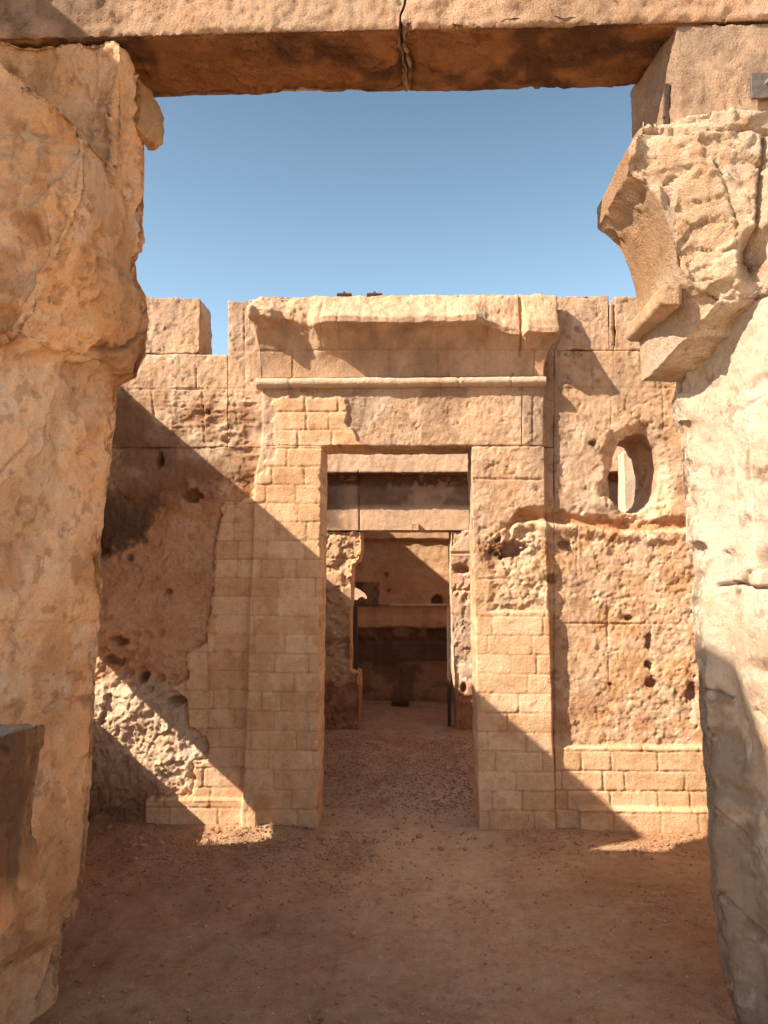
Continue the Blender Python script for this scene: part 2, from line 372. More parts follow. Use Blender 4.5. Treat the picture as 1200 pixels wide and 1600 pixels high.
def w2_relief(x, z, cornice=False):
    """how far the masonry stands out toward the court, metres, from the plane YW"""
    m = w2_maps(x, z); V, px, py = m['V'], m['px'], m['py']
    h = .057*m['inp']
    h += .006*fbm(V, 3, 3, 1)+.0035*fbm(V, 20, 5, 2, gain=.65)-(1-m['brk'])*.0045*spall(V, 4.5, 151, .04, -.08)
    nb = 1-m['brk']
    # tooled ashlar, rougher in places
    h += nb*(.0035*fbm(V, 46, 3, 5, st=(1,1,.6)))+m['roughU']*nb*.016*ridge(V, 9, 4, 7, st=(1,1,2.2))
    corner, d, r1, r2 = bricks(x, z)
    bh = ss(.0015, .0075, corner+.0035*fbm(V, 38, 3, 143)+.003*fbm(V, 12, 3, 144)); bh = (bh*(.0048+.002*r1)-.003)*(.55+.9*ss(-.3, .4, fbm(V, 3, 3, 155)))
    h += m['brk']*bh+m['bl']*(.012-.0)*1.0
    # eroded zones
    F1, F2, rr = worley(x+.02*fbm(V, 9, 2, 8), z+.02*fbm(V, 9, 2, 9), 15, 3)
    G1, G2, gr = worley(x, z+.015*fbm(V, 12, 2, 10), 34, 6)
    pits = -.034*ss(.62, .12, F1)*(rr > .35)*ss(.3, .8, rr+.3)
    pits2 = -.014*ss(.6, .1, G1)*(gr > .3)
    e = m['eroR']*nb
    am = .35+.65*ss(-.25, .35, fbm(V, 2.6, 4, 145)); h += e*(am*.45*(0*pits+pits2*.5*(gr > .8)+.016*fbm(V, 4.5, 5, 12, gain=.60, st=(1,1,1.3))-.012*spall(V, 6, 152, .10, -.12)-.010*spall(V, 13, 153, .08, -.2)+.007*fac3(V, 11, 132)+.0035*fac3(V, 34, 133))-.004)
    h += (1-m['eroR'])*nb*ss(815, 840, py)*ss(860, 875, px)*(.0045*fbm(V, 14, 4, 15)+.25*pits2*(gr > .7)-.007*spall(V, 6, 156, .08, -.1)-.006*spall(V, 16, 157, .08, -.22))
    e = m['eroP']*nb
    h += e*(-.010+pits2*.3*(gr > .7)+.012*fbm(V, 8, 4, 13, gain=.6)-.012*spall(V, 9, 154, .10, -.1)+.009*fac3(V, 12, 134)+.004*fac3(V, 34, 135))
    e = m['eroM']*nb
    h += e*(pits*1.1*ss(.3, .9, rr)+.012*fbm(V, 9, 4, 17))
    e = m['eroL']*nb
    h += e*(.035*ss(1050, 1110, py)+.050*fbm(V, 4.0, 6, 19, gain=.60)+.034*fac3(V, 6, 136)+.010*fac3(V, 20, 137)-.01)
    h -= (1-m['inp'])*m['low']*nb*.014
    h += m['low']*nb*(.006*fbm(V, 10, 4, 22)-.009*spall(V, 3.2, 158, .05, -.05)-.006*spall(V, 9, 159, .07, -.15)-.010*spall(V, 24, 160, .07, -.27)+pits2*.55*ss(0, .4, fbm(V, 2.5, 2, 23)))
    # the broken course under the window, running into the portal
    ly = itp(px, [(780,838),(812,803),(850,806),(900,811),(960,818),(1020,820),(1090,816)])+m['wob']*.35
    wdt = itp(px, [(780,2),(812,6),(900,7),(1000,8),(1090,6)])*(1+.5*fbm(V, 6, 3, 24))
    on = ss(790, 808, px)
    wdt = wdt*(1+.8*fbm(V, 15, 4, 146)); h -= on*(.045+.03*fbm(V, 9, 4, 147))*ss(1.7, .4, np.abs(py-ly+2.5*fbm(V, 20, 3, 148))/(np.abs(wdt)+.6))
    h += on*(px > 800)*.020*ss(0, 4, py-ly-wdt)*ss(24, 8, py-ly-wdt)*(1+.7*fbm(V, 12, 3, 25))
    h -= ss(806, 822, px)*ss(846, 838, px+0*py)*ss(800, 806, py)*ss(836, 828, py)*.03
    # plinth courses
    h += nb*(.0022*fac3(V, 40, 138)+.004*fac3(V, 10, 139)*ss(.0,.35,fbm(V,3,3,140)))-nb*.007*ss(.34,.55,fbm(V,15,5,142,gain=.62))
    pl = np.maximum(pm(px, py, [(226,1248),(404,1250),(404,1300),(226,1300)], 1.5), pm(px, py, [(905,1264),(1120,1266),(1120,1320),(905,1320)], 2, m['wob']*.3))
    h += pl*.045
    h += pm(px, py, [(868,1170),(1120,1170),(1120,1320),(868,1320)], 2)*.018
    h += pm(px, py, [(300,1192),(330,1190),(400,1215),(404,1250),(300,1250)], 2, m['wob']*.2)*.02
    # joints cut by hand
    for g in GROOVES:
        h -= (.0065+.010*fbm(V, 5, 4, 149))*ss(2.0, .4, segd(px, py, g)+m['wob']*.10)*nb
    h -= .010*ss(2.0, .5, segd(px, py, [(320,1000),(322,1140)]))
    # the edge of the brick repair against old plaster: a rough gap
    h -= .02*ss(5, 1, np.abs(polysd(px, py, LBR)+m['wob']*.4))*ss(780, 800, py)*ss(1190, 1180, py)*ss(400, 380, px)
    qw = np.hypot((px-999)/44, (py-738)/68); h -= .045*ss(1.35, .92, qw*(1+.35*fbm(V, 9, 5, 150, gain=.6)))
    for (hx, hy, rx, ry, dep) in HOLES:
        q = np.hypot((px-hx)/rx, (py-hy)/ry)*(1+.7*fbm(V, 15, 4, 40, gain=.65)+.7*fbm(V, 34, 3, 41))
        h -= dep*ss(1.12, .62, q)+.006*ss(2.2, 1.0, q)
    return h
def w2_tint(V, N, D):
    m = w2_maps(V[:,0], V[:,2]); px, py, W = m['px'], m['py'], m['wob']; VV = m['V']
    n1 = ss(-.4, .4, fbm(V, 1.7, 5, 61)); n2 = fbm(V, 8, 5, 62); n3 = fbm(V, 26, 3, 63)
    c = mixc(np.tile(BUFF, (len(V), 1)), GREY, .55*n1*ss(900, 700, py))
    c = mixc(c, GOLD, ss(-.2, .5, n2)*.5+.35*ss(800, 1000, py))
    # lower right: golden, iron red hollows and pale salt
    lr = ss(800, 830, py)*ss(740, 770, px)
    c = mixc(c, PALE*C(1.15,1.06,.96), lr*(spall(V, 5, 64, .12, .0)*.45+spall(V, 18, 69, .08, -.12)*.4)*(1-.5*lr*0)); c = mixc(c, C(.60,.35,.165), lr*spall(V, 7, 74, .12, -.1)*.5)
    c = mixc(c, RED*1.15, lr*ss(-.022, -.055, D[:,1]*-1)*0+lr*ss(.05, .5, fbm(V, 4, 4, 65))*.35)
    c = mixc(c, C(.36,.25,.175), spall(V, 5, 66, .10, -.10)*.35); c = mixc(c, PALE*1.08, spall(V, 4, 67, .10, -.12)*.5); c = mixc(c, C(.25,.16,.11), spall(V, 17, 68, .06, -.27)*.6)
    corner, d, r1, r2 = bricks(V[:,0], V[:,2])
    bc = mixc(np.tile(BRICK*1.03, (len(V), 1)), BRICK*C(.85,.76,.67), r2**1.4); bc = mixc(bc, BRICK*C(.70,.56,.44), spall(V, 6, 75, .12, -.16)*.5)*(1+.05*n3[:, None])
    bc = mixc(bc, BRICK*C(.56,.43,.33), ss(.0045, .0003, corner+.0025*n3)*.55)
    bc = mixc(bc, GOLD*1.05, ss(.0, .5, n2)*.3)
    c = mixc(c, bc, m['brk'])
    # lower left plaster: warm pinkish brown
    c = mixc(c, BUFF*C(1.0,.90,.84), m['low']*(1-m['bl'])*.8)
    c = mixc(c, PALE*.98, m['eroL']*(1-m['bl'])*ss(1050, 1080, py)*ss(1260, 1200, py)*.8)
    c = mixc(c, BROWN, m['eroL']*(1-m['bl'])*ss(1150, 1240, py-(px-150)*.5)*.6)
    # black patina under the upper courses on the left
    W = W+7*fbm(V, 24, 5, 76, gain=.65); st = pm(px, py, [(100,600),(190,612),(250,668),(330,705),(395,745),(392,772),(330,745),(300,765),(262,775),(232,800),(222,842),(185,862),(150,870),(100,860)], 10, W*2.3)
    c = mixc(c, DARK*1.35, st*(1-m['brk'])*ss(-.75, .0, n2+.35*ss(750, 790, py))*(.62+.36*ss(735, 790, py)))
    c = mixc(c, C(.55,.29,.13), pm(px, py, [(238,800),(270,775),(310,785),(390,750),(392,790),(300,815),(262,800),(225,850)], 9, W*1.5)*(1-m['brk'])*.55)
    c = mixc(c, BROWN*1.15, pm(px, py, [(100,612),(200,620),(395,610),(398,770),(300,790),(100,800)], 16, W*1.5)*(1-m['brk'])*ss(-.35, .25, n2)*.7)
    # grey weathering on the upper courses and dark mottling around the broken course
    c = mixc(c, C(.27,.20,.15), ss(-.05, .4, fbm(V, 3.2, 5, 70, st=(1,1,.45)))*ss(820, 640, py)*(1-m['brk'])*.5)
    c = mixc(c, C(.20,.13,.09), ss(.05, .5, fbm(V, 6, 4, 71))*pm(px, py, [(870,735),(960,740),(1090,760),(1090,812),(870,800)], 14, W)*.7)
    c = mixc(c, C(.27,.16,.10), ss(-.1, .5, fbm(V, 7, 4, 72))*pm(px, py, [(745,840),(800,850),(800,940),(752,950)], 12, W)*.55)
    c = mixc(c, C(.24,.14,.085), ss(-.1, .4, fbm(V, 7, 4, 73))*pm(px, py, [(862,835),(905,850),(925,960),(866,960)], 14, W)*.6)
    ly = itp(px, [(780,838),(812,803),(850,806),(900,811),(960,818),(1020,820),(1090,816)])+W*.35
    qw = np.hypot((px-999)/44, (py-738)/68); c = mixc(c, PALE*1.1, ss(1.4, 1.0, qw)*ss(745, 790, py)*.6)
    c = mixc(c, C(.50,.24,.10), ss(790, 808, px)*ss(12, 3, np.abs(py-ly))*.7)
    c = mixc(c, PALE*1.05, ss(3, .8, segd(px, py, [(1011,850),(1014,905)]))*.6)
    c = mixc(c, PALE, ss(2.5, .8, segd(px, py, [(961,800),(962,920)]))*.0)
    for (hx, hy, rx, ry, dep) in HOLES:
        q = np.hypot((px-hx)/rx, (py-hy)/ry); c = mixc(c, C(.30,.16,.09), ss(1.3, .8, q)*.6)
    return c*(1+.07*n3[:, None])
def w2_disp(amp_edge=.006, seed=0):
    def d(V, N, u, v, w):
        fr = np.clip(1-w*14, 0, 1)*ss(.0, .6, -N[:,1]+.35*(w == 0))
        fr = np.where(w < 1e-6, 1.0, np.clip(1-w*9, 0, 1))
        D = np.zeros_like(V)
        D[:,1] = -w2_relief(V[:,0], V[:,2])*fr
        e = (1-np.abs(N[:,1])**2)
        n = (amp_edge*fbm(V, 7, 4, 80+seed)+amp_edge*.8*fbm(V, 26, 3, 81+seed))*e
        D += N*np.array([1,0,1])*n[:, None]
        return D
    return d

RES2 = .0070
w2 = empty('temple_wall', (0, YW, 0), 'inner stone wall with a corniced doorway and a small arched window hole', 'wall')
def w2part(name, pxy, label=None, hole=None, m=None, e=.006, th=TH, seed=0, y0=None, x0=None, x1=None):
    """pxy: four corners (left-top, right-top, right-bottom, left-bottom) on the plane of the wall"""
    yy = y0 or YW
    lt, rt, rb, lb = [P(a, b, YP) for a, b in pxy]
    if x0 is not None: lt = (x0, lt[1]); lb = (x0, lb[1])
    if x1 is not None: rt = (x1, rt[1]); rb = (x1, rb[1])
    def f(u, v, w):
        xl = lb[0]+(lt[0]-lb[0])*v; xr = rb[0]+(rt[0]-rb[0])*v
        x = xl+(xr-xl)*u; zb = lb[1]+(rb[1]-lb[1])*u; zt = lt[1]+(rt[1]-lt[1])*u
        return np.stack([x, yy+th*w, zb+(zt-zb)*v], 1)
    W = max(rt[0]-lt[0], rb[0]-lb[0]); H = lt[1]-lb[1]
    o = rock(name, f, (max(3, int(W/RES2)), max(3, int(H/RES2)), 14), m or M_WALL, w2, w2_disp(e, seed), w2_tint, hole)
    if label: o['label'] = label
    return o
zg = 1303
w2part('masonry', [(100,697),(503,697),(494.5,zg),(100,zg)], 'left wing and jamb, brown plaster meeting small pale repair blocks', x0=-2.5)
w2part('masonry', [(100,549.5),(352.6,549.5),(352.6,696),(100,696)], 'upper left wing, rough with black patina', x0=-2.5)
w2part('parapet_block', [(140,463),(309,461),(308,548.5),(140,548.5)], 'rough tooled upper block left of the gap', e=.020, seed=3, x0=-2.5)
w2part('door_jamb', [(737,697),(868,697),(868,zg),(749.5,zg)], 'jamb with eroded hollow and small pale blocks below', seed=4)
w2part('door_head', [(353.6,466),(815,460),(815,696.5),(353.6,696.5)], e=.009, seed=5)
w2part('door_head', [(816,474),(868,474),(868,696.5),(816,696.5)], e=.006, seed=6)
whole = [P(a, b, YP) for a, b in [(957,778),(959,745),(964,716),(969,692),(984,677),(1004,671),(1024,679),(1034,706),(1039,742),(1036,768),(1024,790),(1004,801),(982,798),(966,790)]]
def ragged(poly, amp, n, seed):
    r_ = np.random.default_rng(seed); out = []
    for (x0, z0), (x1, z1) in zip(poly, poly[1:]+poly[:1]):
        for k in range(n): out.append((x0+(x1-x0)*k/n+r_.normal(0, amp), z0+(z1-z0)*k/n+r_.normal(0, amp)))
    return out
whole = ragged(whole, .0065, 3, 3)
w2part('masonry', [(869,544),(1120,544),(1120,zg+6),(869,zg+6)], 'right wing pierced by the arched window hole, pitted golden stone below', hole=whole, seed=7, x1=2.6, th=.55)
w2part('parapet_block', [(836,458),(955,457),(955,543),(869,543)], seed=8, e=.016)
w2part('parapet_block', [(965,459),(1120,459),(1120,543),(965,543)], seed=9, e=.016, x1=2.6)
w2part('parapet_block', [(956,470),(964,470),(964,543),(956,543)], seed=10, e=.003)

# torus moulding and cavetto cornice over the doorway
def torus_map(px0, px1, pyc, r, yc):
    (xa, za), (xb, zb) = P(px0, pyc, YP), P(px1, pyc-4.5, YP)
    zc = (za+zb)/2
    def f(u, v, w):
        a = (v-.5)*math.pi
        rr = r*(1-.55*w)
        return np.stack([xa+(xb-xa)*u, yc-(np.cos(a)*r*1.35)*(1-w)+w*.03, zc+np.sin(a)*r], 1)
    return f, zc
tf, ztor = torus_map(402, 852, 600.5, .034, YP-.004)
def torus_disp(V, N, u, v, w):
    h = .004*fbm(V, 9, 3, 90)+.0025*fbm(V, 34, 3, 91); px, py = uvp(V[:,0], YP-.04, V[:,2])
    for gx in (452, 716, 799): h = h-.008*ss(2.2, .5, np.abs(px-gx))
    h = h-.016*ss(.1, .6, fbm(V, 5, 3, 93))*ss(470, 440, px)
    return N*h[:, None]
rock('torus_moulding', tf, (200, 14, 4), M_PIER, w2, torus_disp, basic_tint(BUFF*1.02, PALE*.85, 5, 3))
zl0 = ztor+.036
def corn_map():
    xa = X(389, 500, YP); xb = X(868, 490, YP)
    zlip = Z(600, 505, YP-.2); ztop = Z(600, 464, YP)
    def f(u, v, w):
        x = xa+(xb-xa)*u; px = 389+(868-389)*u
        V = np.stack([x, x*0+3, x*0], 1)
        cv = 1-np.sqrt(np.clip(1-(np.clip(v/.62, 0, 1)*.985)**2, 0, 1)); tuck = (1-np.clip(cv/.83, 0, 1))
        x = x+.072*tuck*ss(.05, 0, u)-.082*tuck*ss(.95, 1, u)
        nz = .75*fbm(V, 7, 5, 100, gain=.6); nz2 = .8*fbm(V, 22, 4, 101)
        p = itp(px, [(389,.05),(398,.17),(430,.16),(446,.11),(486,.10),(500,.195),(506,.21),(740,.21),(760,.15),(790,.11),(813,.10),(818,.155),(866,.145),(868,.12)])
        p = p*(1+.06*nz)+.010*nz2
        lipz = zlip+itp(px, [(389,.06),(420,.075),(470,.05),(500,.0),(740,.0),(760,-.01),(790,-.045),(813,-.06),(818,-.05),(868,-.06)])+.010*nz+.006*nz2
        liph = .040+.016*nz+.012*ss(500, 480, px)
        v1, v2 = .62, .74
        s = np.clip(v/v1, 0, 1); cav = 1-np.sqrt(np.clip(1-(s*.985)**2, 0, 1)); cav = cav/(1-math.sqrt(1-.985**2))
        z = zl0+(lipz-zl0)*s; out = p*cav
        t = np.clip((v-v1)/(v2-v1), 0, 1); z = z+liph*t
        t2 = np.clip((v-v2)/(1-v2), 0, 1); zt = ztop-.012-(lipz+liph)
        z = z+zt*t2; out = out*(1-.92*t2**.7)+.012*t2
        y = YP+.02-(out+.02+.006)*(1-w)
        return np.stack([x, y, z], 1)
    return f
def corn_disp(V, N, u, v, w):
    px, py = uvp(V[:,0], YP-.1, V[:,2])
    top = ss(.58, .66, v)
    h = .003*fbm(V, 8, 3, 104)+.0015*fbm(V, 30, 3, 105)+top*(.006*fbm(V, 11, 4, 106)+.004*fbm(V, 30, 4, 107))+ss(.76, .85, v)*(.016*fbm(V, 14, 5, 109, gain=.65))
    br = np.maximum(ss(745, 765, px)*ss(818, 812, px), ss(505, 498, px))*ss(.35, .6, v)
    h = h+br*.022*fbm(V, 14, 4, 108)
    for gx, a, b in ((454,543,600),(530,490,543),(608,543,600),(684,543,600),(760,490,543),(760,543,600),(838,543,590),(502,470,545),(815,455,545)):
        h = h-.007*ss(1.8, .4, np.abs(px-gx))*(py > a)*(py < b)
    h = h-.007*ss(1.8, .4, np.abs(py-543))
    h = h-.015*ss(1.8, .4, np.abs(px-815+2*fbm(V, 20, 3, 112)))*(v > .3)
    h = h*np.clip(1-w*3, 0, 1)
    return N*h[:, None]
def corn_tint(V, N, D):
    px, py = uvp(V[:,0], YP-.1, V[:,2]); n = fbm(V, 4, 5, 110, st=(1,1,.35)); n2 = fbm(V, 12, 4, 111)
    c = mixc(np.tile(BUFF*.92, (len(V), 1)), C(.32,.225,.16), ss(-.1, .5, n)*.75)
    c = mixc(c, GOLD*.9, ss(500, 410, px)*ss(.0, .4, n2)*.5)
    c = mixc(c, BRICK*C(.80,.79,.80), ss(506, 496, py)*.85)
    return c*(1+.08*n2[:, None])
rock('cornice', corn_map(), (330, 70, 8), M_WALL, w2, corn_disp, corn_tint)

# ------------------------------------------------------------------ the outer gateway (first wall): piers, capital cornice, lintel
Y1F, Y1B = 2.50, 2.85
ZL = Z(640, 146, Y1B)                         # bed of the lintel
def pier_disp(a=.012, seed=0, cracks=(), bulges=(), edge=1.0, rough_mask=None, k_=1.0):
    def d(V, N, u, v, w):
        px, py = uvp(V[:,0], V[:,1], V[:,2])
        h = a*.9*fbm(V, 2.2, 4, seed)+.6*a*fbm(V, 8, 6, seed+1, gain=.62)+.003*fbm(V, 45, 4, seed+2, gain=.65)
        h = h-k_*.011*spall(V, 2.6, seed+40, .035, -.12, (1,1,.6))-k_*.006*spall(V, 6.5, seed+41, .05, -.22)
        h = h-.016*np.clip(1-np.abs(u-edge)*14, 0, 1)*spall(V, 7, seed+42, .12, -.02)*(w < .9)-.010*np.clip(1-np.abs(u-edge)*30, 0, 1)*(.5+fbm(V, 24, 4, seed+43))
        F1, F2, rr = worley(V[:,0]+V[:,1]*.8, V[:,2]*.8, 11, seed+4)
        h = h-.014*ss(.42, .1, F1)*(rr > .78)
        h = h-k_*.010*ss(.26, .50, fbm(V, 17, 5, seed+32, gain=.62, st=(1,1,.6)))
        if rough_mask is not None: h = h+rough_mask(V, px, py)
        ok = (V[:,1] < Y1B-.01)
        for ln, wd, dep in cracks: h = h-ok*dep*ss(wd, wd*.25, segd(px, py, ln)+2.2*fbm(V, 22, 3, seed+6))
        for cx, cy, rx, ry, dep in bulges: h = h+ok*dep*ss(1.2, .3, np.hypot((px-cx)/rx, (py-cy)/ry)+.25*fbm(V, 8, 4, seed+8))
        return N*h[:, None]
    return d
# left pier
lp = empty('gate_pier', (-1.5, 2.6, 0), 'left gate pier in soft shade, cracked golden stone with a broken overhanging top', 'pier', 'piers of the outer gateway')
SIL_L = [(150,-.943),(232,-.945),(240,-1.005)]
def lsil(z):   # back right corner of the left pier, by height
    pts = [(640,1640),(88,1640),(92,1560),(98,1462),(122,1432),(134,1380),(142,1290),(146,1180),(150,1100),(154,1000),(163,930),(163,880),(160,850),(163,800),(173,740),(180,680),(188,606),(218,592),(232,560),(236,500),(230,462),(218,440),(217,410),(228,380),(230,240),(231,200),(240,150)]
    pr = sorted([(P(a, b, Y1B)[1], P(a, b, Y1B)[0]) for a, b in pts[1:]])
    return np.interp(z, [p[0] for p in pr], [p[1] for p in pr])
def lshaft(u, v, w):
    z = -.15+(ZL-.004+.15)*v
    xb = lsil(z)
    t = np.clip((u-.5)/.5, 0, 1)
    # above a sloping break the pier keeps its squared bearing block, below it the mass swells toward the court's outside
    xc_ = X(186, 130, Y1F+.01); xq = np.where(u < .5, -1.75+(xc_+1.75)*np.minimum(u/.5, 1)**.8, xc_+.02*(u-.5))
    zs = np.interp(xq, [-1.6, X(0,112,2.35), X(70,150,2.35), X(150,230,2.38), X(186,290,2.4)], [Z(0,112,2.35)+.05, Z(0,112,2.35), Z(70,150,2.35), Z(150,225,2.38), Z(186,300,2.4)])+.02*fbm(np.stack([xq, z*0, z*0], 1), 9, 3, 139)
    k = ss(zs-.02, zs+.02, z)
    kk = ss(2.35, 2.85, z); xf0 = (xb-.235-.02*np.sin(z*2.3))*(1-kk)+xc_*kk; yf0 = 2.28-.04*np.sin(z*1.7+.5)-.06*ss(2.2, 2.9, z)
    xf = xf0*(1-k)+X(186, 130, Y1F+.01)*k; yf = yf0*(1-k)+(Y1F+.01)*k
    x = -1.75+(xf+1.75)*np.minimum(u/.5, 1)**.8
    pw = .85*(1-k)+1.0*k
    xs = xf+(xb-xf)*(t**pw); ys = yf+(Y1B-.02-yf)*t
    x = np.where(u < .5, x, xs); y = np.where(u < .5, yf-.02*(1-u/.5), ys)
    xx = x*(1-w)+np.minimum(x, -1.75+(xb+1.75)*u)*w
    return np.stack([xx, y*(1-w)+Y1B*w, z], 1)
def lrough(V, px, py):
    m = pm(px, py, [(-300,200),(60,215),(118,240),(128,300),(70,380),(60,470),(-300,520)], 20, 12*fbm(V, 8, 4, 140))
    m2 = pm(px, py, [(-50,430),(70,400),(80,560),(30,640),(-50,640)], 25, 12*fbm(V, 8, 4, 141))
    up = ss(640, 560, py)
    return m*(.03+.020*fbm(V, 9, 6, 142, gain=.66)+.010*fac3(V, 15, 146))+m2*(-.02+.018*fbm(V, 12, 5, 144))+up*(.022*fbm(V, 5, 7, 145, gain=.62)-.016*spall(V, 3.4, 149, .04)-.012*spall(V, 9, 151, .06, -.1, (1,1,.35)))
LCR = [([(-10,752),(25,715),(42,698),(48,690)], 2.6, .014), ([(32,925),(36,948),(22,975),(20,995),(34,1020)], 2.6, .014), ([(0,972),(80,973),(156,972)], 2.4, .012),
       ([(150,548),(175,550),(200,540),(228,520)], 4, .03), ([(108,700),(160,722)], 2, .008), ([(140,1180),(108,1230)], 4, .018),
       ([(60,1560),(90,1500),(110,1455)], 6, .04), ([(90,1090),(70,1110)], 4, .02), ([(88,1095),(148,1090)], 2.5, .010)]
LBU = [(30,390,50,60,-.04),(205,560,40,30,.02),(15,1080,60,30,.02),(62,1000,30,20,-.015)]
def ltint(V, N, D):
    px, py = uvp(V[:,0], V[:,1], V[:,2]); n = fbm(V, 2.2, 5, 150); n2 = fbm(V, 10, 4, 151); n3 = fbm(V, 5, 5, 152, st=(1,1,.5))
    c = mixc(np.tile(GOLD*C(1.22,1.16,1.12), (len(V), 1)), PALE*C(1.15,1.04,.95), ss(-.1, .5, n)*.6)
    c = mixc(c, C(.50,.27,.12), ss(.05, .35, n3)*.55+0*n); c = mixc(c, PALE*1.08, spall(V, 3.1, 154, .06, -.12)*.45); c = mixc(c, C(.36,.20,.11), spall(V, 19, 155, .05, -.27)*.5); c = mixc(c, C(.47,.26,.125), spall(V, 2.6, 200, .06, -.12, (1,1,.6))*.4)
    c = mixc(c, C(.42,.22,.10), pm(px, py, [(-100,330),(90,300),(80,460),(40,560),(-100,620)], 30, 18*n2)*ss(-.3, .3, n2)*.75)
    c = mixc(c, C(.34,.18,.09), pm(px, py, [(165,540),(232,535),(232,590),(180,592)], 12, 10*n2)*.55)
    c = mixc(c, C(.44,.26,.15), ss(1230, 1450, py)*.45)
    c = mixc(c, C(.25,.14,.08), ss(.42, .6, fbm(V, 12, 5, 153))*.5)
    return c*(1+.08*n2[:, None])
o = rock('shaft', lshaft, (190, 520, 30), M_PIER, lp, pier_disp(.012, 160, LCR, LBU, rough_mask=lrough), ltint)
def knob(u, v, w):
    z0, z1 = Z(250, 232, Y1B), Z(250, 152, Y1B); xo = X(257, 190, Y1B)
    z = z0+(z1-z0)*v; bul = np.sin(np.clip(v*1.0+.06, 0, 1)*math.pi)**.5
    x = -1.06+(xo+1.06)*u*bul*(.40+.60*ss(0, .7, w))
    return np.stack([x, 2.70+(Y1B-2.70+.01)*w, z], 1)
rock('cornice_stub', knob, (16, 26, 26), M_BROK, lp, basic_disp(.022, 9, .010, 26, 175), basic_tint(GOLD*1.15, GOLD*.8, 176, 5))
# stump in front of the left pier
def lstump(u, v, w):
    z = -.15+(1.236-.10*w+.15)*v
    xr = -.915-.205*w-.45*ss(.70, .45, z)-.012*np.sin(z*9)-.05*ss(1.10, 1.22, z)*(1-w)
    x = -1.9+(xr+1.9)*u
    zz = z-(v**8)*.10*ss(0, 1, 1-w)*0
    return np.stack([x, 1.55+.72*w, zz], 1)
st_ = empty('broken_block', (-1.4, 1.9, 0), 'dark brown broken stone block at the near foot of the left pier', 'stone block')
def stump_tint(V, N, D):
    px, py = uvp(V[:,0], V[:,1], V[:,2]); n = fbm(V, 7, 5, 180); n2 = fbm(V, 20, 4, 181)
    c = np.tile(GOLD*C(.95,.85,.8), (len(V), 1))
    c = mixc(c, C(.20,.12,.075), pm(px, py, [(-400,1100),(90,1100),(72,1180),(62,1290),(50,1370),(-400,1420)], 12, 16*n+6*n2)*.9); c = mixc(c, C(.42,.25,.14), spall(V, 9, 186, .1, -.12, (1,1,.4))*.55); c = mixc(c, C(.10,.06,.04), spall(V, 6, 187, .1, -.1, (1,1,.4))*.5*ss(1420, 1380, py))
    c = mixc(c, C(.50,.42,.34), ss(.5, .8, N[:,2]))  # upward faces tinted paler, sunlight painted into the colour
    return c*(1+.10*n2[:, None])
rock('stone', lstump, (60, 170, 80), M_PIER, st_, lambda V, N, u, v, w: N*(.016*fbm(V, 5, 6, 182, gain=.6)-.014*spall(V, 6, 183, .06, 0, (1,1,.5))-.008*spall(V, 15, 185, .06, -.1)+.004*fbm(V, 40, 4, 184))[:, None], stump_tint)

# right pier
rp = empty('gate_pier', (1.6, 2.6, 0), 'right gate pier, pale sunlit stone below and broken projecting cornice above', 'pier', 'piers of the outer gateway')
def rsil(z):
    pts = [(1058,590),(1060,606),(1052,625),(1054,662),(1066,668),(1068,700),(1072,760),(1078,790),(1076,845),(1088,862),(1092,900),(1084,930),(1088,985),(1096,1050),(1100,1120),(1106,1200),(1112,1280),(1120,1350),(1116,1400),(1126,1440),(1130,1500),(1146,1560),(1158,1600),(1165,1640)]
    pr = sorted([(P(a, b, Y1B-.05)[1], P(a, b, Y1B-.05)[0]) for a, b in pts])
    return np.interp(z, [p[0] for p in pr], [p[1] for p in pr])
def rshaft(u, v, w):
    z = -.15+(2.50+.15)*v
    xb = rsil(z); xf = np.interp(z, [-.2, .4, 1.2, 1.8, 2.5], [1.35, 1.345, 1.30, 1.27, 1.24])+.012*np.sin(z*3+1); yf = 2.20+.03*np.sin(z*2.1)
    t = np.clip(u/.5, 0, 1)                        # splayed face first, then the front
    xm = np.interp(z, [-.2, .3, 1.0, 1.9, 2.1, 2.5], [1.24, 1.19, 1.15, 1.08, 1.055, 1.035]); xs = xb*ss(.16, .0, t)+xm*ss(.0, .16, t); xs = xs+(xf-xm)*t**1.1; ys = Y1B-.05+(yf-Y1B+.05)*t
    s = np.clip((u-.5)/.5, 0, 1); x = np.where(u < .5, xs, xf+(2.45-xf)*s**1.2); y = np.where(u < .5, ys, yf-.03*s)
    xx = x*(1-w)+(xb+(2.45-xb)*u)*w
    return np.stack([xx, y*(1-w)+(Y1B)*w, z], 1)
RCR = [([(1120,915),(1150,912),(1175,920),(1210,916)], 5, .035), ([(1095,1078),(1122,1080),(1142,1092)], 3, .02), ([(1130,865),(1135,908)], 6, .018), ([(1118,1395),(1150,1420),(1205,1470)], 3, .02),
       ([(1148,1010),(1150,930),(1165,895),(1210,880)], 3, .014), ([(1110,1260),(1150,1290),(1185,1330)], 2.5, .012), ([(1150,700),(1156,640),(1185,622),(1210,618)], 2, .007),([(1180,1110),(1195,1125)],5,.02)]
RBU = [(1195,880,22,26,-.03),(1180,1000,40,90,.018),(1090,860,14,12,-.02),(1140,880,10,26,-.02),(1105,1340,40,60,.02),(1185,700,34,60,.008)]
